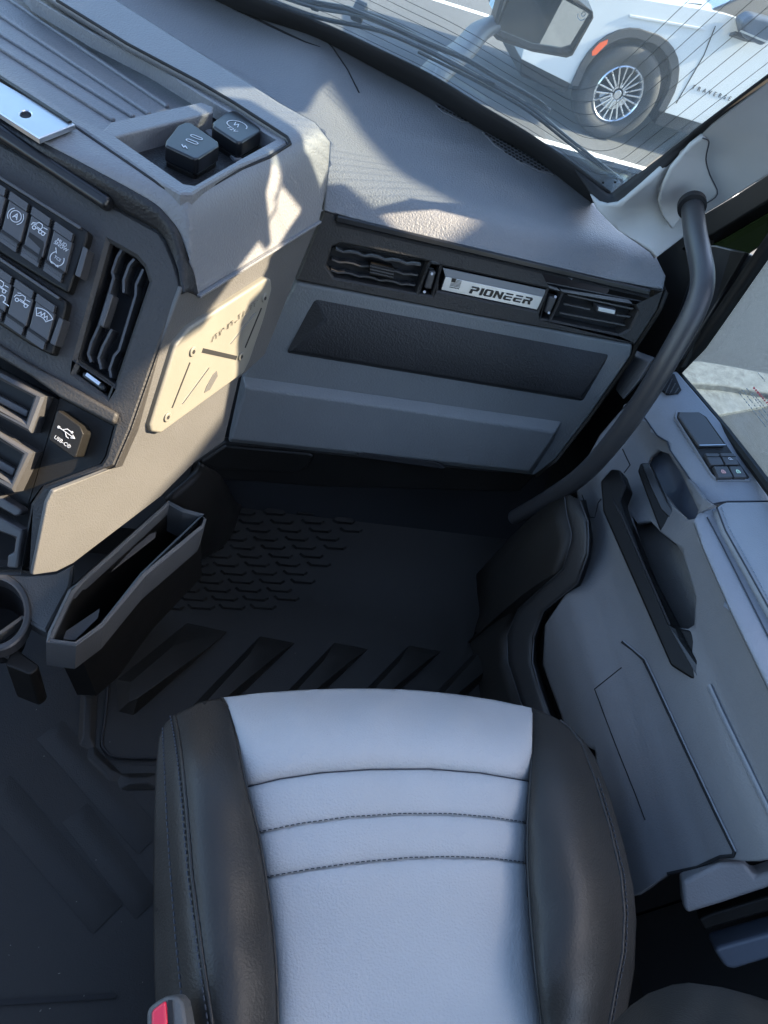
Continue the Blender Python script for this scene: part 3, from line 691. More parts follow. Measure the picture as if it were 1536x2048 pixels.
# ---- storage bin, tunnel foot, cup holder (all one moulding with the dash console)
BZ = .40
def bz(u, v, z=BZ): return Z(u, v, z)
bin_out = [(338, 998), (362, 1014), (400, 1024), (414, 1036), (408, 1052), (291, 1150), (207, 1250), (152, 1290), (92, 1282), (96, 1262), (137, 1176), (160, 1158)]
bin_in = [(339, 1007), (366, 1021), (400, 1030), (282, 1142), (202, 1243), (150, 1284), (103, 1280), (147, 1186), (166, 1163)]
BP = Plane(bz(250, 1120), (0.10, 0, 1))
bn = prism('storage_bin', BP, bin_out, 0, .07, mat('bin_grey', (.085, .088, .09), .5, grain=.4, gscale=520, vary=.08), DASH, .004, holes=[bin_in], seg=3)
bm = bmesh.new()                                                  # pocket walls going down
I = [BP.at(*p, -.006) for p in bin_in]; J = [p + np.array([0.012, .015, -.20]) for p in I]
a = [bm.verts.new(tuple(p)) for p in I]; b = [bm.verts.new(tuple(p)) for p in J]
for i in range(len(a)): bm.faces.new((a[i], a[(i + 1) % len(a)], b[(i + 1) % len(a)], b[i]))
bm.faces.new(b); finish(bm, 'bin_pocket', 'black', bn)
bm = bmesh.new(); O = [BP.at(*p, -.06) for p in bin_out]; c = np.mean(O, 0); J = [c + (p - c) * .5 + np.array([-.09, .07, -.26]) for p in O]
a = [bm.verts.new(tuple(p)) for p in O]; b = [bm.verts.new(tuple(p)) for p in J]
for i in range(len(a)): bm.faces.new((a[i], a[(i + 1) % len(a)], b[(i + 1) % len(a)], b[i]))
finish(bm, 'bin_body', 'black', bn, bev=.004)
prism('bin_divider', Plane(BP.p - np.array([0, 0, .05]), (.35, -.3, .9)), [(212, 1140), (300, 1066), (314, 1062), (312, 1076), (222, 1146)], 0, .03, 'gloss', bn, .002)
prism('bin_liner', Plane(BP.p - np.array([0, 0, .012]), (.1, -.3, 1)), [(106, 1279), (150, 1281), (196, 1236), (200, 1216)], 0, .004, 'side', bn, .001)
# foot of the console beside the tunnel
surf('console_foot', [[Z(330, 1000, .33), Z(390, 950, .36), Z(405, 930, .38)], [Z(372, 1060, .25), Z(420, 1010, .28), Z(440, 950, .32)], [Z(345, 1140, .12), Z(430, 1090, .14), Z(470, 1000, .2)], [Z(330, 1152, .05), Z(448, 1092, .05), Z(485, 1010, .07)]], 'black', DASH, kr=5, kc=4, thick=.01)
# cup holder tray
CT = Plane(Z(60, 1230, .37), (0, 0, 1))
ring = [(-14 + 62 * math.cos(t), 1222 + 66 * math.sin(t)) for t in np.arange(40) * math.pi / 20]
prism('cup_tray', CT, [(-90, 1146), (66, 1150), (113, 1146), (147, 1128), (140, 1172), (92, 1262), (78, 1256), (44, 1236), (-90, 1330)], 0, .02, 'side', DASH, .003, holes=[ring])
rg = prism('cup_holder', CT, [(-14 + 76 * math.cos(t), 1222 + 80 * math.sin(t)) for t in np.arange(40) * math.pi / 20], .004, .02, 'switch', DASH, .002, holes=[ring])
bm = bmesh.new(); A = [CT.at(*p, -.002) for p in ring]; c = np.mean(A, 0); Bq = [c + (p - c) * .86 - np.array([0, 0, .07]) for p in A]
a = [bm.verts.new(tuple(p)) for p in A]; b = [bm.verts.new(tuple(p)) for p in Bq]
for i in range(len(a)): bm.faces.new((a[i], a[(i + 1) % len(a)], b[(i + 1) % len(a)], b[i]))
bm.faces.new(b); finish(bm, 'cup_well', 'void', rg)
prism('tray_block', CT, [(20, 1304), (34, 1298), (78, 1330), (74, 1340), (60, 1350), (10, 1330)], -.02, .1, 'black', DASH, .003)
tube('shift_boot_rim', [Z(-60, 1300, .34), Z(0, 1302, .34), (Z(30, 1318, .335)), Z(52, 1345, .33)], .006, 'switch', DASH, k=5)

# ================================================================== floor and footwell
fl = bmesh.new(); prism_pts(fl, [(-1.0, -.9, 0), (.86, -.9, 0), (.86, 1.45, 0), (-1.0, 1.45, 0)], (0, 0, -.05))
o = finish(fl, 'cab_floor', 'floor', kind='structure')
bm = bmesh.new(); prism_pts(bm, [(-1.0, 1.02, -.0), (.82, 1.02, -.0), (.82, 1.40, .8), (-1.0, 1.40, .8)], (0, .03, 0))
o = finish(bm, 'firewall', 'void', kind='structure')
bm = bmesh.new(); prism_pts(bm, [(-.03, 1.3, -.01), (-.03, .86, -.01), (-.08, .86, .10), (-.05, 1.3, .33)], (-.3, 0, 0))
finish(bm, 'tunnel', 'floor', kind='structure')
FZ = Plane((0, 0, .004), (0, 0, 1))
MAT_ = thing('floor_mat', 'black rubber floor mat with raised diagonal ribs in the passenger footwell', 'floor mat', tuple(FZ.at(600, 1250)))
mat_out = [(228, 1246), (212, 1420), (203, 1482), (212, 1502), (236, 1516), (320, 1518), (1100, 1560), (1020, 1220), (1060, 1120), (1060, 960), (480, 960), (440, 1030), (300, 1150)]
prism('mat_base', FZ, mat_out, .004, .005, 'floor', MAT_, .002)
tube('mat_lip', [FZ.at(u, v, .005) for u, v in ((229, 1244), (212, 1420), (204, 1480), (211, 1500), (236, 1514), (320, 1516))], .0022, 'void', MAT_, k=4, n=8)
def rib(base, top, hh=.030): frustum('mat_rib', FZ, base, .003, top, hh, 'floor', MAT_, .002, back=.002)
rib([(375, 1244), (456, 1262), (266, 1432), (236, 1424), (232, 1360)], [(346, 1292), (424, 1290), (276, 1396), (258, 1404), (262, 1364)])
for k in range(1, 5):
    d = np.array([150. * k, 22. * k - 4 * k * k]); q = lambda p: tuple(np.array(p, float) + d + (np.array(p) - (340, 1330)) * (-.04 * k))
    rib([q(p) for p in [(372, 1250), (446, 1264), (262, 1440), (220, 1430), (226, 1400)]], [q(p) for p in [(350, 1288), (410, 1288), (274, 1400), (256, 1408), (264, 1382)]])
tread_me = None
for i, v in enumerate(range(988, 1226, 17)):                     # staggered tread blocks of the toe area
    u0 = 492 - (v - 990) * .95; u1 = 800 - (v - 985) * 1.0
    for k in range(8):
        u = u0 + 26 + 62 * k + (31 if i % 2 else 0)
        if u > u1: break
        cc = FZ.at(u, v, .011); L_ = np.linalg.norm(FZ.at(u + 25, v, .011) - cc); xd = unit(FZ.at(u + 25, v + 2, .011) - cc)
        if tread_me is None:
            bm = bmesh.new(); e = np.array([L_, 0, 0]); s = np.array([0, .0085, 0]); z0 = np.zeros(3)
            tp = [-e, -e * .7 - s, e * .7 - s, e, e * .7 + s, -e * .7 + s]
            a = [bm.verts.new(tuple(p * .84)) for p in tp]; b_ = [bm.verts.new(tuple(p + (0, 0, -.009))) for p in tp]
            bm.faces.new(a)
            for q in range(6): bm.faces.new((a[q], b_[q], b_[(q + 1) % 6], a[(q + 1) % 6]))
            o = finish(bm, 'tread_block', 'floor', MAT_, smooth=False); tread_me = o.data
        else:
            o = bpy.data.objects.new('tread_block', tread_me); COL.objects.link(o); o.parent = MAT_; o.matrix_parent_inverse = Matrix.Translation(-Vector(MAT_.location))
        o.location = cc; o.rotation_euler = (0, 0, math.atan2(xd[1], xd[0]))
for u, v in ((290, 1258), (167, 1328)):
    r = disc('mat_stud' if u > 200 else 'floor_stud', FZ.at(u, v, .008), (0, 0, 1), .0085, .006, 'gloss', MAT_, bev=.002)
LFM = thing('tunnel_mat', 'black moulded centre floor liner with shallow diagonal grooves left of the seat', 'floor liner', tuple(FZ.at(120, 1650)))
prism('liner_base', FZ, [(-120, 1330), (84, 1352), (200, 1320), (222, 1330), (200, 1490), (222, 1530), (330, 1530), (420, 2100), (-120, 2120)], .001, .004, 'floor', LFM, .001)
def ridge(pts, wdt, hh=.010):
    for A, B in zip(pts, pts[1:]):
        A, B = FZ.at(*A, .003), FZ.at(*B, .003); d = unit(B - A); s = np.cross((0, 0, 1), d) * wdt; bm = bmesh.new(); up = np.array([0, 0, hh])
        V = [bm.verts.new(tuple(p)) for p in (A - s, B - s, B + s, A + s, A - s * .35 + up + d * .02, B - s * .35 + up - d * .02, B + s * .35 + up - d * .02, A + s * .35 + up + d * .02)]
        for f in ((4, 5, 6, 7), (0, 1, 5, 4), (1, 2, 6, 5), (2, 3, 7, 6), (3, 0, 4, 7)): bm.faces.new([V[i] for i in f])
        finish(bm, 'liner_ridge', 'floor', LFM, bev=.003)
ridge([(99, 1459), (301, 1685)], .024, .006); ridge([(-10, 1575), (216, 1838)], .026, .006); ridge([(150, 1625), (296, 1815)], .022, .006)
ridge([(178, 1380), (172, 1500)], .014, .007); ridge([(172, 1502), (234, 1564)], .014, .007); ridge([(234, 1564), (320, 1562)], .014, .007)
prism('liner_slot', FZ, [(-20, 2000), (90, 1994), (228, 1986), (232, 1996), (120, 2004), (-20, 2012)], .006, .004, 'void', LFM, .0)
tube('seat_rail', [Z(1018, 1372, .03), Z(1030, 1410, .03), Z(1045, 1450, .03)], .006, 'alu', LFM, k=2, n=8) if False else None
SR = thing('seat_track', 'thin bright metal seat slide rail beside the front of the seat', 'seat rail', tuple(Z(1030, 1400, .05)))
bars('rail', [(Z(1012, 1350, .05), Z(1040, 1440, .05))], .006, .02, (0, 0, 1), M['alu'], SR, bev=.001); bars('rail_guide', [(Z(1022, 1352, .055), Z(1050, 1440, .055))], .012, .02, (0, 0, 1), 'black', SR, bev=.001)

# ================================================================== seat
SMO = .25
SEAT = thing('passenger_seat', 'grey and black leather passenger seat seen from above with stitched cross seams', 'seat', tuple(Z(760, 1800, .0)))
SL = [(445, 1395), (459, 1420), (470, 1455), (480, 1510), (493, 1574), (517, 1667), (532, 1757), (545, 1850), (553, 1950), (556, 2060), (558, 2160)]
SRr = [(1065, 1416), (1064, 1500), (1060, 1563), (1055, 1648), (1055, 1728), (1061, 1830), (1070, 1930), (1084, 2050), (1098, 2160)]
FRONT = [(445, 1395), (520, 1386), (600, 1380), (680, 1377), (750, 1377), (830, 1380), (910, 1388), (990, 1400), (1065, 1416)]
s1 = [(493, 1574), (560, 1558), (640, 1546), (740, 1539), (860, 1538), (960, 1546), (1060, 1563)]
s2 = [(517, 1667), (600, 1650), (694, 1637), (800, 1630), (899, 1630), (980, 1637), (1055, 1648)]
s3 = [(532, 1757), (620, 1741), (728, 1726), (820, 1718), (899, 1716), (980, 1719), (1055, 1728)]
seat_ctrl = [(445, 1395, .468), (600, 1380, .463), (750, 1377, .462), (910, 1388, .463), (1065, 1416, .468), (450, 1420, .490), (600, 1403, .493), (750, 1400, .494), (910, 1411, .493), (1064, 1440, .490),
             (480, 1470, .512), (600, 1450, .520), (760, 1447, .522), (920, 1455, .520), (1060, 1480, .512), (493, 1574, .518), (640, 1555, .526), (770, 1550, .527), (900, 1552, .526), (1060, 1563, .518),
             (532, 1757, .512), (660, 1740, .519), (790, 1725, .519), (920, 1728, .519), (1055, 1728, .512), (545, 1850, .505), (680, 1880, .507), (800, 1880, .507), (930, 1880, .507), (1063, 1850, .505), (556, 2060, .497), (800, 2080, .494), (1084, 2050, .497), (558, 2160, .493), (800, 2160, .49), (1098, 2160, .493)]
def dist_poly(u, v, pl):
    best = 1e9; p = np.array([u, v])
    for a, b in zip(pl, pl[1:]):
        a = np.array(a, float); b = np.array(b, float); t = np.clip((p - a) @ (b - a) / ((b - a) @ (b - a)), 0, 1); best = min(best, np.linalg.norm(p - a - (b - a) * t))
    return best
def groove(lines, depth, wd):
    return lambda u, v: -sum(depth * k * math.exp(-dist_poly(u, v, l) / wd) for l, k in lines)
gf = groove([(SL, 1), (SRr, 1), (s1, 1.1), (s2, .55), (s3, .6)], .008, 13)
SLb = lambda a, b: SL[a:b + 1]
def cut(line, a, b): return line[line.index(a):line.index(b) + 1]
panels = [FRONT + cut(SRr, (1065, 1416), (1060, 1563))[1:] + s1[::-1][1:] + cut(SL, (445, 1395), (493, 1574))[::-1][1:-1],
          s1 + [s2[-1]] + s2[::-1][1:], s2 + s3[::-1],
          s3 + cut(SRr, (1055, 1728), (1098, 2160))[1:] + cut(SL, (532, 1757), (558, 2160))[::-1][:-1]]
panels[1] = s1 + s2[::-1]
for p in panels: field('seat_panel', p, seat_ctrl, 'seatg', SEAT, step=15, thick=.008, fn=gf)
LB = [(445, 1395), (400, 1404), (352, 1428), (330, 1446), (318, 1475), (311, 1545), (308, 1650), (307, 1750), (307, 1850), (308, 1955), (314, 2048), (318, 2160)]
PIP = [(349, 1432), (356, 1465), (364, 1520), (374, 1627), (384, 1750), (404, 1907), (424, 2044), (440, 2160)]
lb_ctrl = [(445, 1395, .462), (459, 1420, .488), (480, 1510, .512), (517, 1667, .515), (545, 1850, .505), (556, 2060, .495), (558, 2160, .49), (400, 1404, .464), (352, 1428, .466), (330, 1446, .462), (400, 1440, .508), (380, 1500, .535), (430, 1500, .535), (440, 1600, .552), (455, 1750, .556), (470, 1900, .555), (490, 2060, .55), (490, 2160, .548),
           (349, 1432, .480), (364, 1520, .532), (374, 1627, .545), (384, 1750, .548), (404, 1907, .545), (424, 2044, .54), (440, 2160, .538), (345, 1545, .53), (352, 1700, .538), (362, 1850, .536), (385, 2048, .530), (322, 1545, .50), (325, 1700, .51), (330, 1850, .508), (345, 2048, .50), (311, 1545, .455), (307, 1700, .455), (307, 1850, .452), (314, 2048, .45), (318, 2160, .445), (318, 1475, .452)]
STI = [(325, 1456), (329, 1545), (333, 1630), (339, 1723), (352, 1887), (366, 2024), (380, 2160)]
gl = groove([(SL, 1), (PIP, .45), (STI, .3)], .008, 9)
field('side_bolster', LB + [SL[-1]] + SL[::-1][1:-1], lb_ctrl, 'seatb', SEAT, step=12, thick=.008, fn=gl, smooth=SMO)
RB = [(1065, 1416), (1100, 1430), (1134, 1448), (1165, 1478), (1189, 1513), (1218, 1585), (1248, 1690), (1267, 1775), (1273, 1840), (1269, 1938), (1257, 2010), (1240, 2080), (1225, 2160)]
RP = [(1120, 1441), (1140, 1456), (1163, 1487), (1189, 1557), (1218, 1652), (1241, 1749), (1248, 1828), (1244, 1906), (1228, 1987), (1217, 2048), (1200, 2160)]
rb_ctrl = [(1065, 1416, .462), (1064, 1470, .505), (1060, 1563, .515), (1055, 1690, .512), (1061, 1830, .505), (1084, 2050, .495), (1098, 2160, .49), (1100, 1430, .464), (1134, 1448, .462), (1189, 1513, .455), (1218, 1585, .455), (1248, 1690, .452), (1273, 1840, .45), (1257, 2010, .446), (1225, 2160, .44),
           (1110, 1480, .515), (1110, 1560, .545), (1120, 1700, .560), (1140, 1850, .560), (1150, 2000, .555), (1140, 2160, .55), (1085, 1560, .534), (1085, 1700, .545), (1100, 1850, .545), (1140, 1490, .508), (1160, 1560, .540), (1185, 1650, .552), (1205, 1750, .555), (1215, 1850, .552), (1195, 2010, .545), (1170, 2160, .54),
           (1140, 1456, .480), (1163, 1487, .492), (1189, 1557, .518), (1218, 1652, .530), (1241, 1749, .532), (1248, 1828, .528), (1244, 1906, .525), (1228, 1987, .52), (1200, 2160, .515)]
gr = groove([(SRr, 1), (RP, .5)], .008, 9)
field('side_bolster', RB + SRr[::-1][:-1], rb_ctrl, 'seatb', SEAT, step=12, thick=.008, fn=gr, smooth=SMO)
frb = rbf(seat_ctrl); frl = rbf(lb_ctrl, SMO); frr = rbf(rb_ctrl, SMO)
def on_seat(f, g, off): return lambda u, v: Z(u, v, float(f([(u, v)])[0]) + g(u, v) + off)
def stitches(name, line, fn, m, parent, gap=.0062, rad=.0007, ln=.62):
    P = polyline_on(fn, line, 24); bm = bmesh.new(); acc = 0; segs = []; cur = P[0]; L = [0]
    for a, b in zip(P, P[1:]): L.append(L[-1] + np.linalg.norm(b - a))
    L = np.array(L); P = np.array(P); n = int(L[-1] / gap)
    for i in range(n):
        q = [np.array([np.interp(x, L, P[:, k]) for k in range(3)]) for x in (i * gap, i * gap + gap * ln / 2, i * gap + gap * ln)]
        q[1] = q[1] + np.array([0, 0, rad * .7]); tube_into(bm, q, [rad, rad], 5)
    return finish(bm, name, m, parent, kind='stuff')
for s in (s2, s3): stitches('seam_stitching', [tuple(np.array(p) + (0, -3)) for p in s], on_seat(frb, gf, .001), 'thread', SEAT, gap=.0058, rad=.0006)
for s in (s1,): tube('seat_seam', polyline_on(on_seat(frb, gf, .0003), s, 6), .0009, 'thread', SEAT, k=1, n=6)
for s, f, g in ((SL, frl, gl), (SRr, frr, gr)): tube('seat_seam', polyline_on(on_seat(f, g, .0004), s, 5), .0013, 'seatb', SEAT, k=1, n=6)
tube('bolster_piping', polyline_on(on_seat(frl, gl, .0012), PIP, 6), .0022, 'seatb', SEAT, k=1, n=8)
tube('bolster_piping', polyline_on(on_seat(frr, gr, .0012), RP, 6), .0022, 'seatb', SEAT, k=1, n=8)
stitches('seam_stitching', [tuple(np.array(p) + (-9, 0)) for p in PIP], on_seat(frl, gl, .0012), 'thread', SEAT, gap=.0062, rad=.0009)
stitches('seam_stitching', STI, on_seat(frl, gl, .0012), 'thread', SEAT, gap=.0062, rad=.0009)
stitches('seam_stitching', [tuple(np.array(p) + (7, 0)) for p in RP[3:]], on_seat(frr, gr, .0012), 'thread', SEAT, gap=.0062, rad=.0008)
# cushion body below the covers and the seat pedestal
bm = bmesh.new()
out = [Z(u, v, .458) for u, v in FRONT[1:] + RB[1:] + [(900, 2200)] + LB[::-1]]; c = np.mean(out, 0)
top = [c + (p - c) * np.array([.985, .985, 1]) for p in out]; low = [c + (p - c) * np.array([.93, .93, 1]) - np.array([0, 0, .12]) for p in out]
a = [bm.verts.new(tuple(p)) for p in top]; b = [bm.verts.new(tuple(p)) for p in low]
for i in range(len(a)): bm.faces.new((a[i], a[(i + 1) % len(a)], b[(i + 1) % len(a)], b[i]))
bm.faces.new(b); bm.faces.new(a[::-1]); finish(bm, 'cushion_body', 'seatb', SEAT, bev=.006)
bm = bmesh.new(); box_into(bm, np.array([.22, .10, .17]), np.array([.2, 0, 0]), np.array([0, .16, 0]), np.array([0, 0, .165])); finish(bm, 'seat_pedestal', 'black', SEAT, bev=.01)
BK = [(1212, 2060), (1232, 2040), (1262, 2010), (1296, 1987), (1345, 1969), (1378, 1965), (1443, 1974), (1500, 1989), (1536, 2001), (1640, 2040), (1640, 2200), (1180, 2200)]
field('backrest', BK, [(1212, 2060, .60), (1262, 2010, .60), (1345, 1969, .60), (1443, 1974, .60), (1536, 2001, .60), (1640, 2040, .60), (1640, 2200, .72), (1180, 2200, .68), (1300, 2010, .645), (1380, 1995, .65), (1480, 2010, .655), (1400, 2060, .70), (1300, 2070, .69), (1530, 2060, .70)], 'seatb', SEAT, step=14, thick=.01)
# buckle
BUC = thing('seat_belt_buckle', 'black seat belt buckle with a bright red release button at the left of the seat', 'buckle', tuple(Z(335, 2030, .5)))
KP = Plane(Z(335, 2030, .56), unit((-.25, -.1, .95)))
prism('buckle_housing', KP, [(292, 2019), (312, 2003), (330, 1993), (354, 1990), (366, 2006), (376, 2060), (380, 2110), (290, 2110), (292, 2050)], 0, .03, 'side', BUC, .004, seg=3)
prism('release_button', KP, [(331, 2000), (302, 2022), (301, 2100), (335, 2100), (334, 2040)], .003, .02, 'red', BUC, .0025, seg=3)
prism('buckle_slot', KP, [(336, 2000), (344, 2000), (350, 2100), (338, 2100)], .001, .01, 'void', BUC, 0)
# grit and lint lying on the floor liner and mat
rg_ = random.Random(11); bm = bmesh.new()
for _ in range(26):
    u, v = (rg_.uniform(0, 300), rg_.uniform(1400, 2040)) if rg_.random() < .6 else (rg_.uniform(300, 900), rg_.uniform(1180, 1400))
    p = FZ.at(u, v, .0065); r = rg_.uniform(.0003, .0008); a = rg_.uniform(0, 3.1); d = np.array([math.cos(a), math.sin(a), 0]) * r * rg_.uniform(1, 2.2); s = np.array([-math.sin(a), math.cos(a), 0]) * r * .6
    box_into(bm, p, d, s, np.array([0, 0, r * .4]))
o = finish(bm, 'floor_grit', mat('grit_tan', (.20, .18, .15), .9), kind='stuff', smooth=False)

# ================================================================== passenger door
DOOR = thing('passenger_door', 'light grey truck door panel with window switches, pull handle and padded armrest', 'door', (.75, .5, .2))
shelf_prof = profile([.60, .685, .70, .712, .735, .77, .83], [.40, .585, .605, .632, .650, .656, .662], .006)
shelf_meet = meet(lambda x, y: shelf_prof(x) + 0 * y)
shelf = [(1317, 760), (1338, 742), (1354, 744), (1442, 847), (1536, 972), (1575, 1020), (1560, 1004), (1453, 1004), (1426, 1010), (1404, 994), (1339, 900), (1335, 883), (1314, 872), (1282, 826), (1300, 795)]
shelf = [p for p in shelf if p != (1575, 1020)]
SPW = [(1352, 821), (1396, 821), (1412, 831), (1503, 958), (1500, 961), (1436, 961), (1424, 950), (1350, 833)]
field('door_shelf', shelf, [(0, 0, 0), (1, 0, 0), (0, 1, 0)], 'doorl', DOOR, axis=shelf_meet, step=9, thick=.008)
arm_prof = profile([.60, .655, .664, .675, .69, .72, .85], [.55, .628, .640, .645, .648, .651, .655], .003)
arm_meet = meet(lambda x, y: arm_prof(x) + 0 * y)
armlow = [(1389, 1040), (1400, 1022), (1426, 1010), (1433, 1017), (1450, 1062), (1490, 1133), (1536, 1216), (1640, 1400), (1640, 1580), (1536, 1369), (1466, 1229), (1410, 1102)]
field('armrest_side', armlow, [(0, 0, 0), (1, 0, 0), (0, 1, 0)], 'doorl', DOOR, axis=arm_meet, step=12, thick=.008)
pad = [(1433, 1017), (1440, 1011), (1453, 1005), (1560, 1004), (1700, 1004), (1700, 1500), (1640, 1400), (1536, 1216), (1490, 1133), (1450, 1062)]
padm = meet(lambda x, y: arm_prof(x) + .010 * np.clip((x - .665) / .03, 0, 1) ** .5)
ap = field('armrest_pad', pad, [(0, 0, 0), (1, 0, 0), (0, 1, 0)], mat('armrest_leather', (.23, .242, .258), .62, grain=.5, gscale=420, vary=.05, spec=.3), DOOR, axis=padm, step=12, thick=.012)
EDGE = [(1433, 1017), (1450, 1062), (1490, 1133), (1536, 1216), (1640, 1400)]
on_pad = lambda u, v: padm(u, v, 0) + np.array([0, 0, .0012])
tube('armrest_seam', polyline_on(on_pad, EDGE, 8), .0012, 'thread', DOOR, k=1, n=6)
stitches('armrest_stitching', [tuple(np.array(p) + (9, -2)) for p in EDGE], on_pad, 'threadg', DOOR, gap=.006, rad=.0008)
on_arm = lambda u, v: arm_meet(u, v, 0) + np.array([0, 0, .0012])
stitches('armrest_stitching', [tuple(np.array(p) + (-9, 4)) for p in EDGE], on_arm, 'threadg', DOOR, gap=.006, rad=.0008)
tube('armrest_crease', polyline_on(on_arm, [(1413, 1035), (1440, 1085), (1536, 1275), (1600, 1400)], 8), .0009, 'thread', DOOR, k=1, n=6)
tube('shelf_seam', polyline_on(lambda u, v: shelf_meet(u, v, 0) + np.array([-.001, 0, .0006]), [(1284, 828), (1314, 871), (1335, 884), (1341, 902), (1404, 993), (1426, 1009)], 8), .0012, 'thread', DOOR, k=1, n=6)
tube('shelf_seam', polyline_on(lambda u, v: shelf_meet(u, v, 0) + np.array([0, 0, .001]), [(1426, 1009), (1440, 1006), (1455, 1004), (1536, 1003), (1560, 1003)], 6), .0013, 'thread', DOOR, k=1, n=6)
# vertical face
def gprof(z, y):
    g = np.interp(z, [-.1, .06, .14, .21, .27, .32, .37, .41, .45, .50, .54, .56, .60, .66], [.72, .685, .655, .632, .616, .609, .616, .638, .652, .658, .664, .672, .676, .680])
    return g + .05 * np.clip((y - .60) / .12, 0, 1) * np.clip((z - .48) / .08, 0, 1) + .03 * np.clip((y - .62) / .2, 0, 1) * np.clip((.5 - z) / .1, 0, 1)
def gmeet(off=0.0):
    def ax(u, v, _):
        d = ray(u, v); t = np.linspace(.5, 1.9, 220); P = CAM[:, None] + d[:, None] * t
        f = P[0] - gprof(P[2], P[1]) - off; k = np.argmax(f > 0); k = len(t) - 1 if k == 0 else k; a, b = t[k - 1], t[k]
        for _i in range(24):
            c = (a + b) / 2; p = CAM + d * c
            if p[0] - gprof(p[2], p[1]) - off > 0: b = c
            else: a = c
        return CAM + d * (a + b) / 2
    return ax
gm = gmeet()
BOWL = [(1300, 912), (1316, 900), (1338, 908), (1362, 946), (1397, 1020), (1391, 1038), (1372, 1040), (1345, 1012), (1320, 975), (1297, 926)]
PKT = [(1262, 1028), (1274, 1046), (1300, 1040), (1322, 1064), (1352, 1088), (1366, 1108), (1391, 1193), (1389, 1250), (1376, 1258), (1357, 1256), (1339, 1248), (1290, 1140)]
face = [(1282, 826), (1314, 872), (1335, 883), (1339, 900), (1404, 994), (1426, 1010), (1400, 1022), (1389, 1040), (1410, 1102), (1466, 1229), (1536, 1369), (1640, 1580), (1640, 1700), (1510, 1722), (1485, 1722), (1440, 1716), (1394, 1736), (1335, 1749), (1272, 1790), (1220, 1800), (1190, 1500), (1140, 1480), (1085, 1330), (1090, 1250), (1150, 1160), (1170, 1080), (1160, 1030), (1150, 960), (1200, 870), (1260, 800)]
field('door_panel', face, [(0, 0, 0), (1, 0, 0), (0, 1, 0)], 'door', DOOR, axis=gm, step=15, thick=.008, holes=[BOWL, PKT])
gb2 = gmeet(.035)
field('handle_bowl', [tuple(np.array(p) + (np.array(p) - (1345, 970)) * .06) for p in BOWL], [(0, 0, 0), (1, 0, 0), (0, 1, 0)], mat('bowl_blue_grey', (.075, .085, .105), .4, grain=.2), DOOR, axis=gb2, step=10, thick=.006)
field('pull_pocket', [tuple(np.array(p) + (np.array(p) - (1330, 1150)) * .06) for p in PKT], [(0, 0, 0), (1, 0, 0), (0, 1, 0)], 'side', DOOR, axis=gmeet(.045), step=12, thick=.006)
def on_face(off): 
    g_ = gmeet(off); return lambda u, v: g_(u, v, 0)
LP = Plane(gm(1310, 1150, 0) + np.array([-.02, 0, .008]), unit((-.80, -.12, .58)))
bar_out = [(1200, 962), (1222, 937), (1240, 939), (1252, 972), (1241, 1000), (1251, 1030), (1339, 1247), (1358, 1256), (1382, 1260), (1423, 1350), (1415, 1365), (1397, 1366), (1340, 1330), (1205, 1022)]
PULL = mat('pull_black', (.005, .005, .005), .4, grain=.2, gscale=700, spec=.15)
pb = prism('door_pull', LP, bar_out, .0, .035, PULL, DOOR, .004, seg=3)
prism('pull_face', LP, [(1224, 996), (1238, 1020), (1337, 1249), (1356, 1260), (1411, 1354), (1398, 1360), (1340, 1256), (1236, 1025), (1226, 1002)], .002, .01, 'gloss', pb, .0012)
bars('pull_groove', [(LP.at(1240, 1022, .002), LP.at(1340, 1250, .002))], .003, .003, LP.n, 'void', pb)
HP = Plane(gm(1330, 1020, 0) + np.array([-.012, 0, .01]), unit((-.78, -.15, .6)))
lh = prism('latch_handle', HP, [(1275, 942), (1280, 926), (1297, 924), (1330, 998), (1349, 1027), (1392, 1060), (1410, 1099), (1398, 1110), (1366, 1108), (1352, 1087), (1320, 1062)], 0, .03, PULL, DOOR, .003, seg=3)
prism('latch_top', HP, [(1283, 928), (1297, 925), (1331, 1000), (1350, 1030), (1406, 1096), (1350, 1046), (1322, 1018), (1300, 972)], .003, .006, 'gloss', lh, .0015)
# light bevel strip and storage pocket lip
tube('panel_bevel', polyline_on(on_face(-.001), [(1418, 1372), (1442, 1425), (1500, 1545), (1580, 1710)], 6), .006, 'doorl', DOOR, k=1, n=10, flat=.5, nrm=(1, 0, .4))
tube('door_crease', polyline_on(on_face(-.0005), [(1410, 1104), (1440, 1168), (1500, 1300), (1536, 1372)], 6), .0012, 'doorl', DOOR, k=1, n=8)
tube('pocket_lip', polyline_on(on_face(-.001), [(1244, 1284), (1266, 1300), (1287, 1320), (1310, 1368), (1371, 1500), (1430, 1625), (1469, 1704), (1466, 1712), (1440, 1714), (1394, 1735), (1335, 1748)], 6), .0022, 'void', DOOR, k=1, n=8)
tube('pocket_lip', polyline_on(on_face(-.002), [(1247, 1282), (1290, 1318), (1313, 1366), (1374, 1498), (1433, 1623), (1472, 1703)], 6), .0012, 'doorl', DOOR, k=1, n=8)
tube('panel_seam', polyline_on(on_face(-.0004), [(1243, 1335), (1189, 1378), (1210, 1435), (1235, 1500), (1270, 1587), (1290, 1640)], 6), .0009, 'void', DOOR, k=1, n=6)
tube('panel_seam', polyline_on(on_face(-.0004), [(1164, 990), (1180, 1035), (1190, 1035), (1196, 1006), (1202, 998)], 4), .0009, 'void', DOOR, k=1, n=6)
tube('panel_seam', polyline_on(on_face(-.0006), [(1245, 898), (1260, 930), (1248, 946)], 4), .0009, 'void', DOOR, k=1, n=6)
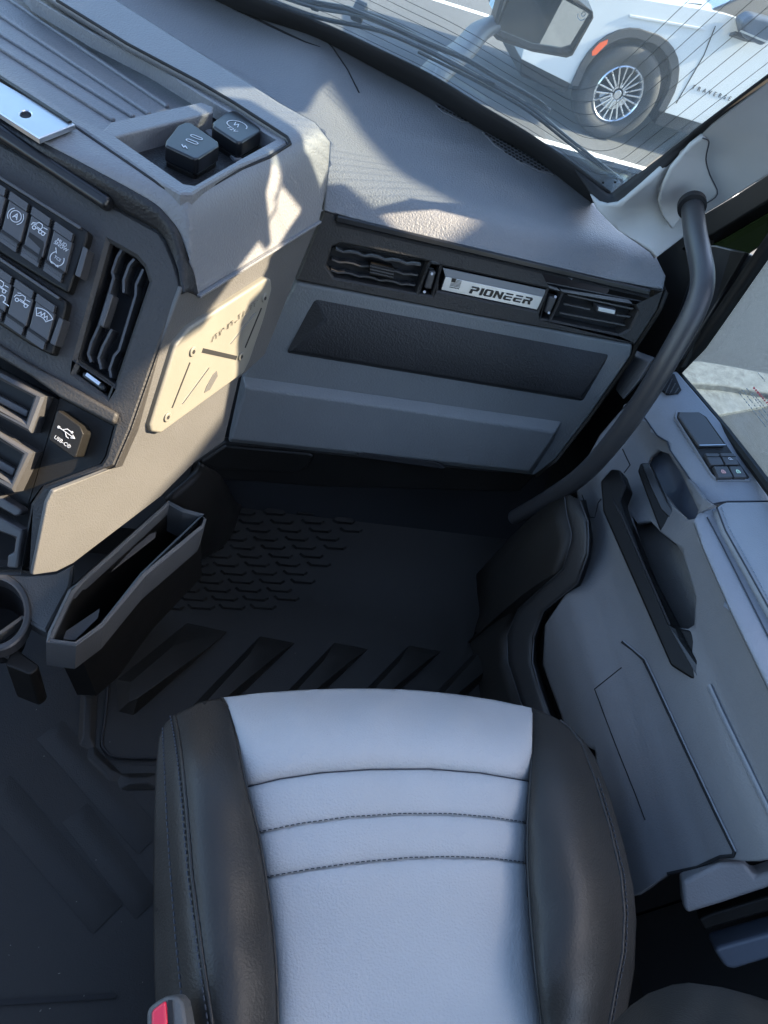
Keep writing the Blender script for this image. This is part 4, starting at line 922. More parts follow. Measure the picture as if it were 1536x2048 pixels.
# window switches
WP = Plane(shelf_meet(1420, 900, 0), unit((shelf_meet(1460, 900, 0) - shelf_meet(1400, 900, 0))[[2, 1, 0]] * np.array([-1, 0, 1.0])))
sp = prism('switch_plate', WP, SPW, .0025, .006, 'doorl', DOOR, .0012); prism('plate_well', WP, [lerp(p, (1425, 890), .05) for p in SPW], .003, .004, 'black', sp, 0)
prism('switch_cover', WP, [(1359, 824), (1396, 823), (1411, 834), (1450, 890), (1398, 891), (1357, 832)], .007, .006, 'switch', sp, .002, seg=3)
bars('cover_edge', [(WP.at(1398, 892, .0065), WP.at(1450, 891, .0065))], .002, .004, WP.n, 'alu', sp)
def lockart(fr, b, m):
    strokes('lock_symbol', fr, [[(-.0028, -.003), (.0028, -.003), (.0028, .001), (-.0028, .001), (-.0028, -.003)], [(-.0016, .001), (-.0016, .0032), (.0012, .0032), (.0016, .001)], [(-.001, -.001), (.001, -.001)]], .0009, m, b)
for k, q in enumerate([[(1410, 906), (1437, 906), (1449, 929), (1422, 930)], [(1440, 906), (1468, 906), (1479, 929), (1452, 929)], [(1427, 932), (1455, 932), (1467, 954), (1437, 955)], [(1458, 932), (1482, 932), (1495, 954), (1469, 954)]]):
    b = prism('window_button', WP, q, .0085, .008, 'switch', sp, .0016)
    c = tuple(np.mean(np.array(q, float), 0)); r = unit(WP.at(q[1][0], q[1][1]) - WP.at(*q[0])); fr = (WP.at(c[0], c[1], .0087), r, np.cross(WP.n, r), WP.n)
    if k == 1: strokes('window_symbol', fr, [arc((0, 0), .0022, 0, 300, 8), [(.001, -.001), (.004, -.002)]], .0010, 'white', b)
    if k == 2: lockart(fr, b, mat('pale_red_print', (.85, .45, .40), .5))
    if k == 3: lockart(fr, b, mat('pale_green_print', (.62, .85, .62), .5))
    if k < 2: bars('button_line', [(WP.at(*lerp(q[0], q[3], .3), .0087), WP.at(*lerp(q[1], q[2], .3), .0087))], .0012, .001, WP.n, 'black', b)
VP = Plane(shelf_meet(1345, 765, 0), (-.12, 0, 1))
dv = prism('door_vent', VP, [(1319, 774), (1338, 745), (1349, 748), (1363, 780), (1357, 787), (1335, 787)], .002, .004, 'void', DOOR, .0)
for k in range(4): bars('vent_fin', [(VP.at(1322 + 9 * k, 787 - 3 * (k == 0), .003), VP.at(1338 + 6 * k, 750 + 9 * k, .003))], .0016, .004, VP.n, 'switch', dv)
# window: seal, frame and pane
XW = .805
def xw(u, v): return X(u, v, XW)
bm = bmesh.new(); tube_into(bm, [xw(u, v) for u, v in ((1351, 742), (1400, 800), (1450, 860), (1500, 925), (1560, 1006), (1640, 1115))], [.007, .009], 8); finish(bm, 'window_seal', 'black', DOOR)
bm = bmesh.new(); tube_into(bm, [X(u, v, .80) for u, v in ((1352, 740), (1400, 690), (1450, 618), (1500, 545), (1545, 480), (1620, 370))], [.013, .013], 8); finish(bm, 'window_frame', 'black', DOOR, ang=60)
bm = bmesh.new(); V = [X(1356, 742, .812), X(1640, 330, .812), X(1640, 330, .812) + np.array([0, -.5, .02]), X(1640, 1110, .812) + np.array([0, -.15, 0]), X(1640, 1110, .812)]
prism_pts(bm, V, (.004, 0, 0)); wg = finish(bm, 'window_pane', M['sglass'], DOOR, smooth=False)
GLS = Plane((.8115, 0, 0), (-1, 0, 0))
def dash_row(a, b, n, seed, wd=0):
    rr = random.Random(seed); out = []; A, Bq = np.array(a, float), np.array(b, float)
    for i in range(n):
        t0 = (i + .1 * rr.random()) / n; t1 = t0 + (.3 + .5 * rr.random()) / n
        out.append((GLS.at(*(A + (Bq - A) * t0)), GLS.at(*(A + (Bq - A) * t1))))
    return out
segs = []
for k in range(3): segs += dash_row((1478 + 7 * k, 785 - 5 * k), (1533 + 7 * k, 855 - 5 * k), 12, k)
segs += dash_row((1516, 746), (1532, 764), 4, 9) + dash_row((1505, 786), (1532, 817), 8, 11)
bars('pane_print', segs, .0013, .0006, (-1, 0, 0), mat('faint_print', (.22, .24, .26), .6), wg, kind='stuff')
bars('pane_print', dash_row((1507, 775), (1540, 812), 9, 21), .0032, .0006, (-1, 0, 0), mat('red_print', (.55, .10, .12), .6), wg)
# door core, lower end pieces
bm = bmesh.new(); prism_pts(bm, [(.822, -.6, -.25), (.822, 1.12, -.25), (.822, 1.12, .58), (.822, .95, .615), (.822, -.6, .63)], (.012, 0, 0)); finish(bm, 'door_skin', 'truck', DOOR)
bm = bmesh.new(); prism_pts(bm, [(.80, .17, -.05), (.80, 1.1, -.05), (.80, 1.1, .62), (.80, .17, .62)], (.02, 0, 0)); finish(bm, 'door_core', 'void', DOOR)
EP = Plane(X(1440, 1770, .655), unit((-.55, -.45, .70)))
prism('door_end', EP, [(1363, 1763), (1440, 1726), (1490, 1726), (1510, 1753), (1600, 1722), (1600, 1756), (1443, 1808), (1373, 1829), (1366, 1812)], 0, .04, 'door', DOOR, .006, seg=3)
prism('door_end_step', Plane(EP.p + np.array([.03, 0, -.06]), EP.n), [(1395, 1838), (1420, 1826), (1600, 1772), (1600, 1806), (1410, 1862)], 0, .03, 'black', DOOR, .004)
BPL = thing('door_opening_trim', 'dark lower pillar trim behind the door at the bottom right', 'pillar', (.75, 0, .1))
prism('trim_block', Plane(X(1470, 1900, .70), unit((-.5, -.45, .74))), [(1427, 1899), (1440, 1893), (1600, 1848), (1600, 1900), (1470, 1940), (1452, 1938)], 0, .05, 'truck', BPL, .006, seg=3)
bm = bmesh.new(); prism_pts(bm, [(.80, -.9, -.1), (.80, .165, -.1), (.80, .165, .64), (.80, -.9, .66)], (.02, 0, 0)); finish(bm, 'pillar_panel', 'void', BPL)

# sill trim with folded edges along the floor
SILL = thing('door_sill_trim', 'black folded plastic sill trim between floor and door', 'sill trim', (.62, .65, .1))
l1 = [(1128, 985), (1134, 1030), (1143, 1066), (1142, 1082), (1126, 1138), (1036, 1219), (1014, 1270), (1016, 1325), (1040, 1400), (1075, 1490)]
l2 = [(1160, 1000), (1176, 1043), (1178, 1075), (1176, 1108), (1155, 1167), (1088, 1222), (1068, 1275), (1065, 1323), (1080, 1376), (1110, 1460)]
l3 = [(1172, 1000), (1184, 1060), (1186, 1082), (1181, 1118), (1163, 1173), (1097, 1232), (1081, 1283), (1079, 1323), (1092, 1370), (1125, 1462)]
zz = [.30, .28, .27, .26, .24, .20, .17, .15, .13, .11]
def xr(l, x): return [X(u, v, x) for u, v in l]
dark = 'black'
surf('sill_face', [xr(l1, .600), xr([lerp(a, b, .5) for a, b in zip(l1, l2)], .604), xr(l2, .612)], mat('sill_plastic', (.030, .029, .028), .5, grain=.4, gscale=500), SILL, kr=2, kc=1, thick=.004)
surf('sill_edge', [xr(l2, .6125), xr(l3, .635)], 'black', SILL, kr=2, kc=1, thick=.004)
tube('sill_bead', xr(l2, .6105), .0012, 'switch', SILL, k=1, n=6); tube('sill_bead', xr(l1, .599), .0010, 'switch', SILL, k=1, n=6)
surf('kick_panel', [[p + np.array([-.001, 0, 0]) for p in xr(l1, .602)], [p + np.array([-.02, .02, -.12]) for p in xr(l1, .602)], [p + np.array([-.03, .05, -.35]) for p in xr(l1, .602)]], 'floor', SILL, kr=3, kc=1, thick=.004)
KV = Plane(X(1075, 1075, .62), unit((-.8, -.4, .5)))
for k in range(4):
    for j in range(3): bars('kick_vent_slot', [(KV.at(1035 + 20 * k + 6 * j, 1075 + 26 * j - 14 * k + 0, .0), KV.at(1050 + 20 * k + 6 * j, 1058 + 26 * j - 14 * k, .0))], .008, .004, KV.n, 'void', SILL)

# ================================================================== A pillar, jamb and grab handle
PIL = thing('windscreen_pillar', 'pale fabric windscreen pillar trim at the upper right with a handle cover', 'pillar', tuple(X(1300, 450, .65)))
pp = [(1180, 388), (1194, 401), (1210, 408), (1232, 411), (1250, 403), (1296, 366), (1424, 250), (1536, 164), (1552, 152), (1552, 338), (1536, 349), (1470, 391), (1401, 433), (1365, 475), (1314, 514), (1305, 501), (1270, 480), (1237, 462), (1212, 438), (1192, 416)]
pc = [(1180, 388, .535), (1210, 408, .553), (1250, 403, .572), (1296, 366, .583), (1424, 250, .625), (1536, 164, .655), (1552, 152, .66), (1552, 338, .753), (1536, 349, .75), (1470, 391, .735), (1401, 433, .715), (1365, 475, .70), (1314, 514, .655), (1237, 462, .59), (1192, 416, .545), (1270, 420, .60), (1330, 390, .632), (1430, 310, .668), (1536, 240, .692), (1350, 440, .672), (1450, 350, .70)]
def rbs(c, s): return c
field('pillar_trim', pp, pc, 'pillar', PIL, axis=X, step=14, thick=.01)
fpil = rbf(pc)
cov = [(1346, 457), (1328, 432), (1318, 404), (1326, 374), (1345, 336), (1383, 292), (1405, 275), (1418, 284), (1412, 318), (1420, 350), (1435, 388), (1407, 411), (1390, 414), (1372, 424)]
co = field('handle_cover', cov, [(u, v, float(fpil([(u, v)])[0]) - .012) for u, v in cov] + [(1370, 370, float(fpil([(1370, 370)])[0]) - .016)], 'pillar', PIL, axis=X, step=10, thick=.008)
tube('cover_seam', [X(u, v, float(fpil([(u, v)])[0]) - .0125) for u, v in ((1405, 276), (1418, 284), (1412, 318), (1420, 350), (1435, 388), (1407, 411))], .0009, 'thread', PIL, k=4, n=6)
JAMB = thing('door_jamb', 'black door frame and mirror corner panel between dash and side window', 'door frame', (.8, .95, .6))
bm = bmesh.new(); pj = [X(u, v, .785) for u, v in ((1255, 690), (1300, 560), (1314, 510), (1365, 472), (1401, 430), (1425, 470), (1416, 492), (1490, 504), (1440, 590), (1362, 735), (1345, 745), (1320, 765), (1300, 800), (1230, 880), (1180, 980), (1060, 1020), (1040, 940))]
prism_pts(bm, pj, (.01, 0, 0)); finish(bm, 'jamb_panel', 'black', JAMB, bev=.002)
bm = bmesh.new(); pj = [X(u, v, .775) for u, v in ((1401, 431), (1470, 390), (1536, 347), (1556, 333), (1556, 388), (1536, 402), (1424, 470), (1405, 480), (1360, 500))]
prism_pts(bm, pj, (.03, 0, 0)); finish(bm, 'frame_rail', 'black', JAMB, bev=.004)
prism('corner_panel', Plane(X(1440, 520, .782), (-1, -.15, .1)), [(1398, 500), (1416, 490), (1430, 489), (1488, 503), (1494, 507), (1420, 628), (1365, 715), (1340, 740), (1330, 700)], 0, .02, 'gloss', JAMB, .004, seg=3)
bm = bmesh.new(); prism_pts(bm, [X(u, v, .80) for u, v in ((1410, 492), (1424, 465), (1536, 395), (1556, 381), (1556, 440), (1545, 472), (1495, 506))], (.004, 0, 0)); finish(bm, 'corner_glass', glass_mat('green_tint_glass', (.09, .13, .09)), JAMB, smooth=False)
bm = bmesh.new(); q = [X(u, v, .74) for u, v in ((1259, 708), (1300, 724), (1276, 764), (1246, 800), (1230, 780))]; prism_pts(bm, q, (.02, .02, 0)); finish(bm, 'jamb_cap', 'door', JAMB, bev=.003)
GH = thing('grab_handle', 'thick black grab handle rising beside the right end of the dashboard', 'grab handle', tuple(X(1385, 433, .64)))
gpath = [X(1384, 405, .655), X(1386, 430, .645), X(1391, 470, .632), X(1399, 510, .622), X(1405, 548, .616), X(1402, 585, .612), X(1386, 628, .608), X(1362, 672, .604), X(1327, 733, .60), X(1286, 800, .60), X(1233, 874, .60), X(1170, 945, .60), X(1105, 992, .60), X(1030, 1035, .60)]
tube('handle_bar', gpath, .0163, mat('handle_rubber', (.030, .030, .032), .38, grain=.3, gscale=900, vary=.1), GH, k=6, n=24)
mc = X(1384, 414, .648); tg = unit(gpath[1] - gpath[0]); disc('handle_socket', mc + tg * .002, tg, .021, .012, 'void', GH, seg=28)

# ================================================================== windscreen
WS = thing('windscreen', 'curved windscreen with fine heating lines and a black edge band', 'windscreen', (.2, 1.3, .9))
base_px = [(-500, -560), (-200, -360), (100, -190), (300, -98), (515, 0), (650, 52), (760, 104), (860, 153), (960, 214), (1055, 270), (1140, 328), (1219, 388)]
bzs = [.93, .93, .925, .92, .915, .91, .905, .897, .888, .878, .868, .855]
BASE = sub([Z(u, v, z) for (u, v), z in zip(base_px, bzs)], 8)
GTOP = X(1536, 150, .63); P0 = BASE[-1]; GD = unit(GTOP - P0)
def gdir(s): return unit(GD * s + (1 - s) * np.array([.0, -.62, .78]))
LB_ = np.array([0] + list(np.cumsum([np.linalg.norm(b - a) for a, b in zip(BASE, BASE[1:])]))); LT = LB_[-1]; BA = np.array(BASE)
def gl_pt(s, t, off=0.0):
    """s metres from the right corner along the bottom edge, t metres up the glass"""
    q = np.clip(LT - s, 0, LT); p = np.array([np.interp(q, LB_, BA[:, k]) for k in range(3)]); k = min(max(q / LT, 0), 1)
    d = gdir(k); out = p + d * t
    if off: out = out + unit(np.array([.25 * k, .75, .6])) * off
    return out
bm = bmesh.new(); ns, ntt = 48, 12; V = [[bm.verts.new(tuple(gl_pt(LT * (1 - i / ns), .62 * j / ntt))) for j in range(ntt + 1)] for i in range(ns + 1)]
for i in range(ns):
    for j in range(ntt): bm.faces.new((V[i][j], V[i + 1][j], V[i + 1][j + 1], V[i][j + 1]))
shell(bm, 'glass', M['glass'], WS, 0.0045)
def gl_line(name, pts, r, m): return tube(name, pts, r, m, WS, k=1, n=6)
hl = mat('heating_line', (.03, .035, .04), .5)
for k in range(8):                                              # bottom lines turn the corner and run up beside the pillar
    a = .012 + .0135 * k; b = .014 + .019 * k
    pts = [gl_pt(s, a, -.001) for s in np.linspace(1.2, b + .05, 40)]
    pts += [gl_pt(b + .05 * (1 - math.sin(t)), a + .05 * (1 - math.cos(t)), -.001) for t in np.linspace(.15, math.pi / 2, 8)]
    pts += [gl_pt(b, t, -.001) for t in np.linspace(a + .07, .6, 14)]
    gl_line('heating_line', pts, .0004, hl)
# black band and rubber along dash and pillar
bo = [gl_pt(s, 0.0, -.002) for s in np.linspace(LT - .3, .03, 50)]
inner = [dash_meet(u, v, 0) for u, v in BAND_LO]
lo = sub([dash_meet(u, v, 0) - np.array([0, 0, .012]) for u, v in BAND_LO], 5); up_ = sub([Z(u, v, z) for (u, v), z in zip(base_px[2:], bzs[2:])], 5)
n_ = 50
def resamp(P, n):
    P = np.array(P); L = np.r_[0, np.cumsum(np.linalg.norm(np.diff(P, axis=0), axis=1))]; return [np.array([np.interp(x, L, P[:, k]) for k in range(3)]) for x in np.linspace(0, L[-1], n)]
a, b = resamp(lo, n_), resamp(up_, n_)
surf('lower_band', [[p + np.array([0, 0, 0]) for p in a], [(p + q) / 2 - np.array([0, 0, .01]) for p, q in zip(a, b)], [q + (q - p) * .02 for p, q in zip(a, b)]], 'void', WS, kr=2, kc=1, thick=.004)
pbo = [(1182, 390), (1210, 409), (1232, 412), (1250, 404), (1296, 366), (1424, 251), (1536, 165), (1552, 152)]
pin_ = [(1150, 338), (1200, 376), (1219, 387), (1236, 378), (1280, 338), (1415, 232), (1536, 150), (1552, 137)]
xb = [.535, .553, .563, .573, .583, .625, .655, .66]
A_ = [X(u, v, x + .004) for (u, v), x in zip(pbo, xb)]; B_ = [Z(1150, 338, .866), Z(1200, 376, .858), Z(1219, 387, .856)] + [gl_pt(0.0, t, -.001) for t in (.02, .09, .28, .0, .0)][:0]
edge_t = []
for u, v in pin_[3:]:
    best = min(np.linspace(0, .7, 300), key=lambda t: np.linalg.norm(proj(gl_pt(0, t)) - (u, v))); edge_t.append(gl_pt(.0, best, -.003))
surf('pillar_band', [A_, B_ + edge_t], 'void', WS, kr=3, kc=5, thick=.003)
for s, t in ((.024, .012), (.012, .026)): disc('band_dot', gl_pt(s, t, -.003), -unit(np.array([.25, .75, .6])), .0022, .001, 'void', WS, seg=10)

def on_glass(u, v, off=0.0):
    x = np.array([.4, .1])
    for _ in range(30):
        r = proj(gl_pt(*x, off)) - (u, v); J = np.stack([(proj(gl_pt(x[0] + 1e-3, x[1], off)) - proj(gl_pt(*x, off))) / 1e-3, (proj(gl_pt(x[0], x[1] + 1e-3, off)) - proj(gl_pt(*x, off))) / 1e-3], 1)
        x = x - np.clip(np.linalg.lstsq(J, r, rcond=None)[0], -.15, .15)
    return gl_pt(*x, off)
WIP = thing('windscreen_wiper', 'black windscreen wiper parked low across the glass towards the right corner', 'wiper', tuple(on_glass(1000, 175, .03)))
wl = lambda pts, o: [on_glass(u, v, o) for u, v in pts]
tube('blade', wl([(836, 92), (900, 124), (985, 170), (1060, 214), (1150, 287), (1238, 355)], .02), [.007, .006, .005, .0035], 'gloss', WIP, k=5, n=8, flat=.6)
tube('blade_rubber', wl([(836, 104), (900, 136), (985, 180), (1060, 225), (1150, 296), (1236, 358)], .008), .0025, 'void', WIP, k=5, n=6)
tube('arm', wl([(700, 20), (780, 52), (850, 84), (930, 118), (985, 150), (1073, 200), (1100, 222)], .035), [.010, .009, .008, .005], 'black', WIP, k=5, n=8, flat=.5)
tube('arm_tip', wl([(1066, 199), (1100, 222)], .037), .008, 'switch', WIP, k=1, n=8, flat=.5)
bars('blade_clip', [(on_glass(958, 156, .03), on_glass(990, 172, .03))], .008, .008, (0, -.6, .8), mat('clip_tan', (.42, .36, .22), .5), WIP, bev=.002)
WIP2 = thing('windscreen_wiper', 'second wiper with a jointed arm lying under the first at the top of the picture', 'wiper', tuple(on_glass(650, 30, .03)))
tube('blade', wl([(500, -20), (560, 8), (640, 36), (760, 62), (850, 100), (920, 136), (990, 168)], .018), [.006, .006, .004], 'gloss', WIP2, k=5, n=8, flat=.6)
tube('arm', wl([(540, -30), (600, 2), (640, 8), (720, 24), (790, 50), (850, 82), (905, 108)], .05), [.009, .008, .005], 'black', WIP2, k=5, n=8, flat=.6)
tube('link_rod', wl([(560, -6), (640, 18), (740, 36), (830, 78)], .03), .003, 'switch', WIP2, k=5, n=6)
bars('joint', [(on_glass(706, 18, .055), on_glass(730, 28, .055))], .03, .018, (0, -.6, .8), 'switch', WIP2, bev=.004)
bars('joint', [(on_glass(622, 8, .05), on_glass(640, 14, .05))], .014, .012, (0, -.6, .8), 'switch', WIP2, bev=.003)

# ================================================================== outside mirror
SM = thing('side_mirror', 'large outside mirror on a blue grey arm in front of the white car', 'side mirror', tuple(D(1090, 60, 1.75)))
md = unit(ray(1090, 50)); tgt = unit(np.array([.17, -.93, -.33])); MP = Plane(D(1090, 50, 1.75), unit(tgt - md))
ho = [(1012, -40), (1002, 0), (984, 62), (985, 72), (994, 82), (1065, 106), (1134, 118), (1146, 113), (1188, 38), (1187, 26), (1155, 0), (1110, -45)]
hi = [(1030, -40), (1021, 0), (996, 58), (1002, 64), (1066, 90), (1124, 99), (1142, 94), (1179, 33), (1178, 28), (1127, 0), (1100, -40)]
MPf = MP
mh = prism('housing', MPf, ho, .012, .09, 'black', SM, .008, seg=3, holes=[hi])
prism('housing_back', MPf, [lerp(p, (1088, 40), .04) for p in ho], -.07, .02, 'gloss', SM, .01, seg=3)
prism('mirror_face', MPf, [lerp(p, (1088, 40), -.02) for p in hi], .0, .006, 'mirror', SM, 0)
strokes('heater_symbol', MPf.frame((1165, 30), (1185, 34), .001), [arc((0, 0), .012, 180, 330, 10), arc((.002, .002), .005, 0, 360, 10)], .0016, 'white', SM)
tube('arm', [D(1000, 44, 1.80), D(960, 62, 1.72), D(930, 96, 1.62), D(890, 128, 1.5), D(858, 160, 1.40), D(840, 180, 1.34)], [.030, .032, .034, .030], mat('mirror_arm_plastic', (.045, .055, .07), .5), SM, k=4, n=14, flat=.55)

# upper cab side, out of view: edges and hole shaped to cast the sun patches
SUN_FRAME = thing('sun_shaping_frame', 'unseen upper cab side frame with edges and hole cut to shape the sun patches', 'door frame', (.82, .6, 1.3))
def sun_cross(px, x=.80):
    out = []
    for u, v in px:
        P = pod_meet(u, v, 0); q = P + SUN * ((x - P[0]) / SUN[0]); out.append((q[1], q[2]))
    return out
def side_piece(name, yz, x=.80, t=.008, holes=()): 
    bm = bmesh.new(); prism_pts(bm, [(x, y, z) for y, z in yz], (t, 0, 0), [[(x, y, z) for y, z in h] for h in holes]); finish(bm, name, 'truck', SUN_FRAME, bev=.001)
side_piece('sun_shaping_rail', [(-1.2, 1.38), (.53, 1.38), (.562, 1.37), (.548, 1.30), (.575, 1.322), (.591, 1.328), (.656, 1.303), (.69, 1.308), (.744, 1.319), (.787, 1.322), (.797, 1.30), (.811, 1.30), (.816, 1.375), (.87, 1.42), (.93, 1.49), (.99, 1.47), (1.12, 1.34), (2.9, 1.36), (2.9, 1.9), (-1.2, 1.75)])
side_piece('sun_shaping_pillar', [(.790, 1.335), (.803, 1.285), (.801, 1.275), (.773, 1.258), (.745, 1.262), (.742, 1.255), (.727, 1.246), (.719, 1.215), (.718, 1.168), (.709, 1.138), (.69, 1.08), (.66, 1.02), (.955, 1.02), (.950, 1.147), (.967, 1.203), (.977, 1.242), (.985, 1.266), (.953, 1.314), (.931, 1.300), (.908, 1.38), (.942, 1.416), (.975, 1.45), (.95, 1.50), (.87, 1.43), (.83, 1.345)], x=.811, holes=[sun_cross([(562, 368), (604, 418), (572, 464), (546, 400)], .811)])

ROOF = thing('cab_roof', 'grey cab roof lining with an opening added above the seats to let sky light in', 'roof', (-.2, -.2, 1.66))  # roof opening is added to let more sky light into the cab
bm = bmesh.new(); prism_pts(bm, [(-1.35, -1.2, 1.66), (.80, -1.2, 1.66), (.80, .70, 1.66), (-1.35, .70, 1.66)], (0, 0, .04), [[(-1.15, -.45, 1.66), (.60, -.45, 1.66), (.60, .45, 1.66), (-1.15, .45, 1.66)]]); finish(bm, 'roof_panel', 'pillar', ROOF)
CW = thing('cab_rear_wall', 'grey rear wall and driver side of the truck cab', 'cab wall', (-.2, -1.2, 0))
bm = bmesh.new(); prism_pts(bm, [(-1.35, -1.2, 0), (.80, -1.2, 0), (.80, -1.2, 1.64), (-1.35, -1.2, 1.64)], (0, .04, 0)); finish(bm, 'rear_panel', 'door', CW)
bm = bmesh.new(); prism_pts(bm, [(-1.35, -1.15, 0), (-1.35, 1.3, 0), (-1.35, 1.3, .68), (-1.35, -1.15, .68)], (.05, 0, 0)); finish(bm, 'driver_side_panel', 'door', CW)

# ================================================================== outside
GZ = -.71
bm = bmesh.new(); prism_pts(bm, [(-600, -600, GZ), (600, -600, GZ), (600, 900, GZ), (-600, 900, GZ)], (0, 0, -.3)); o = finish(bm, 'asphalt_ground', 'asphalt', kind='structure', smooth=False)
def strip(name, pts, m, z=.004):
    bm = bmesh.new(); prism_pts(bm, [(x, y, GZ + z) for x, y in pts], (0, 0, -.003)); return finish(bm, name, m, kind='structure', smooth=False)
strip('parking_line', [(1.75, 6.17), (8.5, 6.12), (8.5, 6.28), (1.75, 6.33)], 'paint')
strip('parking_line', [(-3.0, 10.0), (2.55, 10.05), (2.55, 10.20), (-3.0, 10.15)], 'paint')
bm = bmesh.new(); kt = [Z(1300, 728, -.65), Z(1370, 722, -.65), Z(1400, 721, -.65), Z(1450, 729, -.65), Z(1536, 746, -.65), Z(1640, 768, -.65), Z(1640, 812, -.65), Z(1536, 786, -.65), Z(1450, 771, -.65), Z(1410, 768, -.65), Z(1345, 764, -.65), Z(1280, 764, -.65)]
prism_pts(bm, kt, (0, 0, -.08)); finish(bm, 'kerb', 'concrete', kind='structure', bev=.012)
bm = bmesh.new(); kt = [Z(1280, 764, -.69), Z(1345, 762, -.69), Z(1410, 766, -.69), Z(1450, 769, -.69), Z(1536, 784, -.69), Z(1640, 810, -.69), Z(1640, 790, -.69) * .999, Z(1536, 811, -.69), Z(1450, 827, -.69), Z(1380, 840, -.69), Z(1300, 850, -.69)]
kt = kt[:5] + kt[7:]
prism_pts(bm, kt, (0, 0, -.04)); finish(bm, 'concrete_apron', 'concrete', kind='structure', bev=.004)

CAR = thing('parked_car', 'white parked car with black wheel arch trim and silver multi-spoke wheel ahead of the windscreen', 'car', (3.07, 6.75, GZ))
CO = np.array([3.07, 6.75, GZ])
def cp(x, z, y=0.0): return CO + np.array([x, y, z])
def archpts(cx, r=.455, n=16, sq=1.12):
    out = []
    for i in range(n + 1):
        a = math.radians(188 - 196 * i / n); k = 1 + .06 * abs(math.sin(2 * a))
        out.append((cx + r * k * math.cos(a) * (1.06 if math.cos(a) > 0 else 1.0), .42 + r * k * math.sin(a)))
    return out
side = [(-.96, .42), (-.99, .58), (-.97, .80), (-.88, .94), (-.60, 1.01), (-.1, 1.09), (.40, 1.15), (.62, 1.17), (3.75, 1.19), (3.92, 1.0), (3.95, .6), (3.88, .41)]
bottom = [(3.45, .41)] + archpts(2.95)[::-1] + archpts(.03)[::-1]
prof = side + bottom
bm = bmesh.new()
prism_pts(bm, [cp(x, z, 0) for x, z in prof], (0, 1.93, 0))
for v in bm.verts:                                              # tumblehome and a bowed nose
    z = v.co.z - GZ; x = v.co.x - CO[0]; yy = v.co.y - CO[1]; e = 1 if yy < .9 else -1
    v.co.y += e * (.10 * max(0, z - .95) + .05 * max(0, .55 - z) + .05 * max(0, -x - .55) ** 1.0 * 2.2)
bd_ = finish(bm, 'body', 'carw', CAR, bev=.035, seg=4, ang=40)
bm = bmesh.new()
gh = [(.58, 1.16), (1.32, 1.66), (1.7, 1.70), (2.9, 1.68), (3.55, 1.5), (3.82, 1.18)]
lo_ = [cp(x, z, .12 if z < 1.3 else .30) for x, z in gh]; hi_ = [cp(x, z, 1.81 if z < 1.3 else 1.63) for x, z in gh]
a = [bm.verts.new(tuple(p)) for p in lo_]; b = [bm.verts.new(tuple(p)) for p in hi_]
bm.faces.new(a); bm.faces.new(b[::-1])
for i in range(len(a)): bm.faces.new((a[i], b[i], b[(i + 1) % len(a)], a[(i + 1) % len(a)]))
finish(bm, 'roof', 'carw', CAR, bev=.04, seg=3)
for k, w_ in enumerate([[(.60, 1.165), (1.18, 1.57), (1.95, 1.62), (1.98, 1.17)], [(2.05, 1.17), (2.02, 1.62), (2.75, 1.61), (2.85, 1.18)], [(2.92, 1.18), (2.82, 1.60), (3.2, 1.52), (3.6, 1.22)]]):
    bm = bmesh.new(); prism_pts(bm, [cp(x, z, .085 + (.18 if z > 1.4 else 0)) for x, z in w_], (0, .05, 0)); finish(bm, 'car_window', 'cglass', CAR, bev=.008)
# lower-front corner of the window with the black triangle and door mirror
bm = bmesh.new(); prism_pts(bm, [cp(.48, 1.13, .045), cp(.53, 1.165, .06), (cp(1.0, 1.46, .15)), cp(1.06, 1.46, .15), cp(1.10, 1.115, .045), cp(.80, 1.115, .04)], (0, .05, 0)); finish(bm, 'window_corner', 'clad', CAR, bev=.01)
mr_ = bmesh.new(); prism_pts(mr_, [cp(.70, 1.17, -.16), cp(.76, 1.24, -.16), cp(.98, 1.26, -.20), cp(1.05, 1.17, -.2), cp(.98, 1.07, -.2), cp(.80, 1.08, -.17)], (0, .17, 0)); mo = finish(mr_, 'door_mirror', 'truck', CAR, bev=.03, seg=3)
bars('mirror_trim', [(cp(.72, 1.12, -.17), cp(1.03, 1.11, -.212))], .012, .02, (0, -1, 0), 'alu', mo)
bm = bmesh.new(); prism_pts(bm, [cp(.72, 1.07, -.10), cp(.95, 1.07, -.12), cp(.92, 1.03, .04), cp(.76, 1.03, .04)], (0, 0, .03)); finish(bm, 'mirror_foot', 'clad', CAR, bev=.008)
# arch trim, wells and lower cladding
for cx in (.03, 2.95):
    ai, ao = archpts(cx, .405, 18), archpts(cx, .475, 18)
    bm = bmesh.new(); prism_pts(bm, [cp(x, z, -.018) for x, z in ao] + [cp(x, z, -.018) for x, z in ai[::-1]], (0, .10, 0)); finish(bm, 'arch_trim', 'clad', CAR, bev=.008)
    bm = bmesh.new(); prism_pts(bm, [cp(x, z, .05) for x, z in archpts(cx, .46, 14)], (0, .3, 0)); finish(bm, 'wheel_well', 'void', CAR)
bm = bmesh.new(); prism_pts(bm, [cp(.50, .41, .02), cp(2.5, .41, .02), cp(2.48, .22, .08), cp(.54, .22, .08)], (0, 1.7, 0)); finish(bm, 'sill_cladding', 'clad', CAR, bev=.02)
bm = bmesh.new(); prism_pts(bm, [cp(-.96, .44, .09), cp(-.44, .44, .02), cp(-.42, .25, .10), cp(-.86, .25, .22)], (0, 1.5, 0)); finish(bm, 'bumper_cladding', 'clad', CAR, bev=.02)
bm = bmesh.new(); prism_pts(bm, [cp(-.93, .5, .35), cp(-.93, .95, .45), cp(-.93, .95, 1.48), cp(-.93, .5, 1.58)], (-.16, 0, 0)); finish(bm, 'grille', 'clad', CAR, bev=.03)
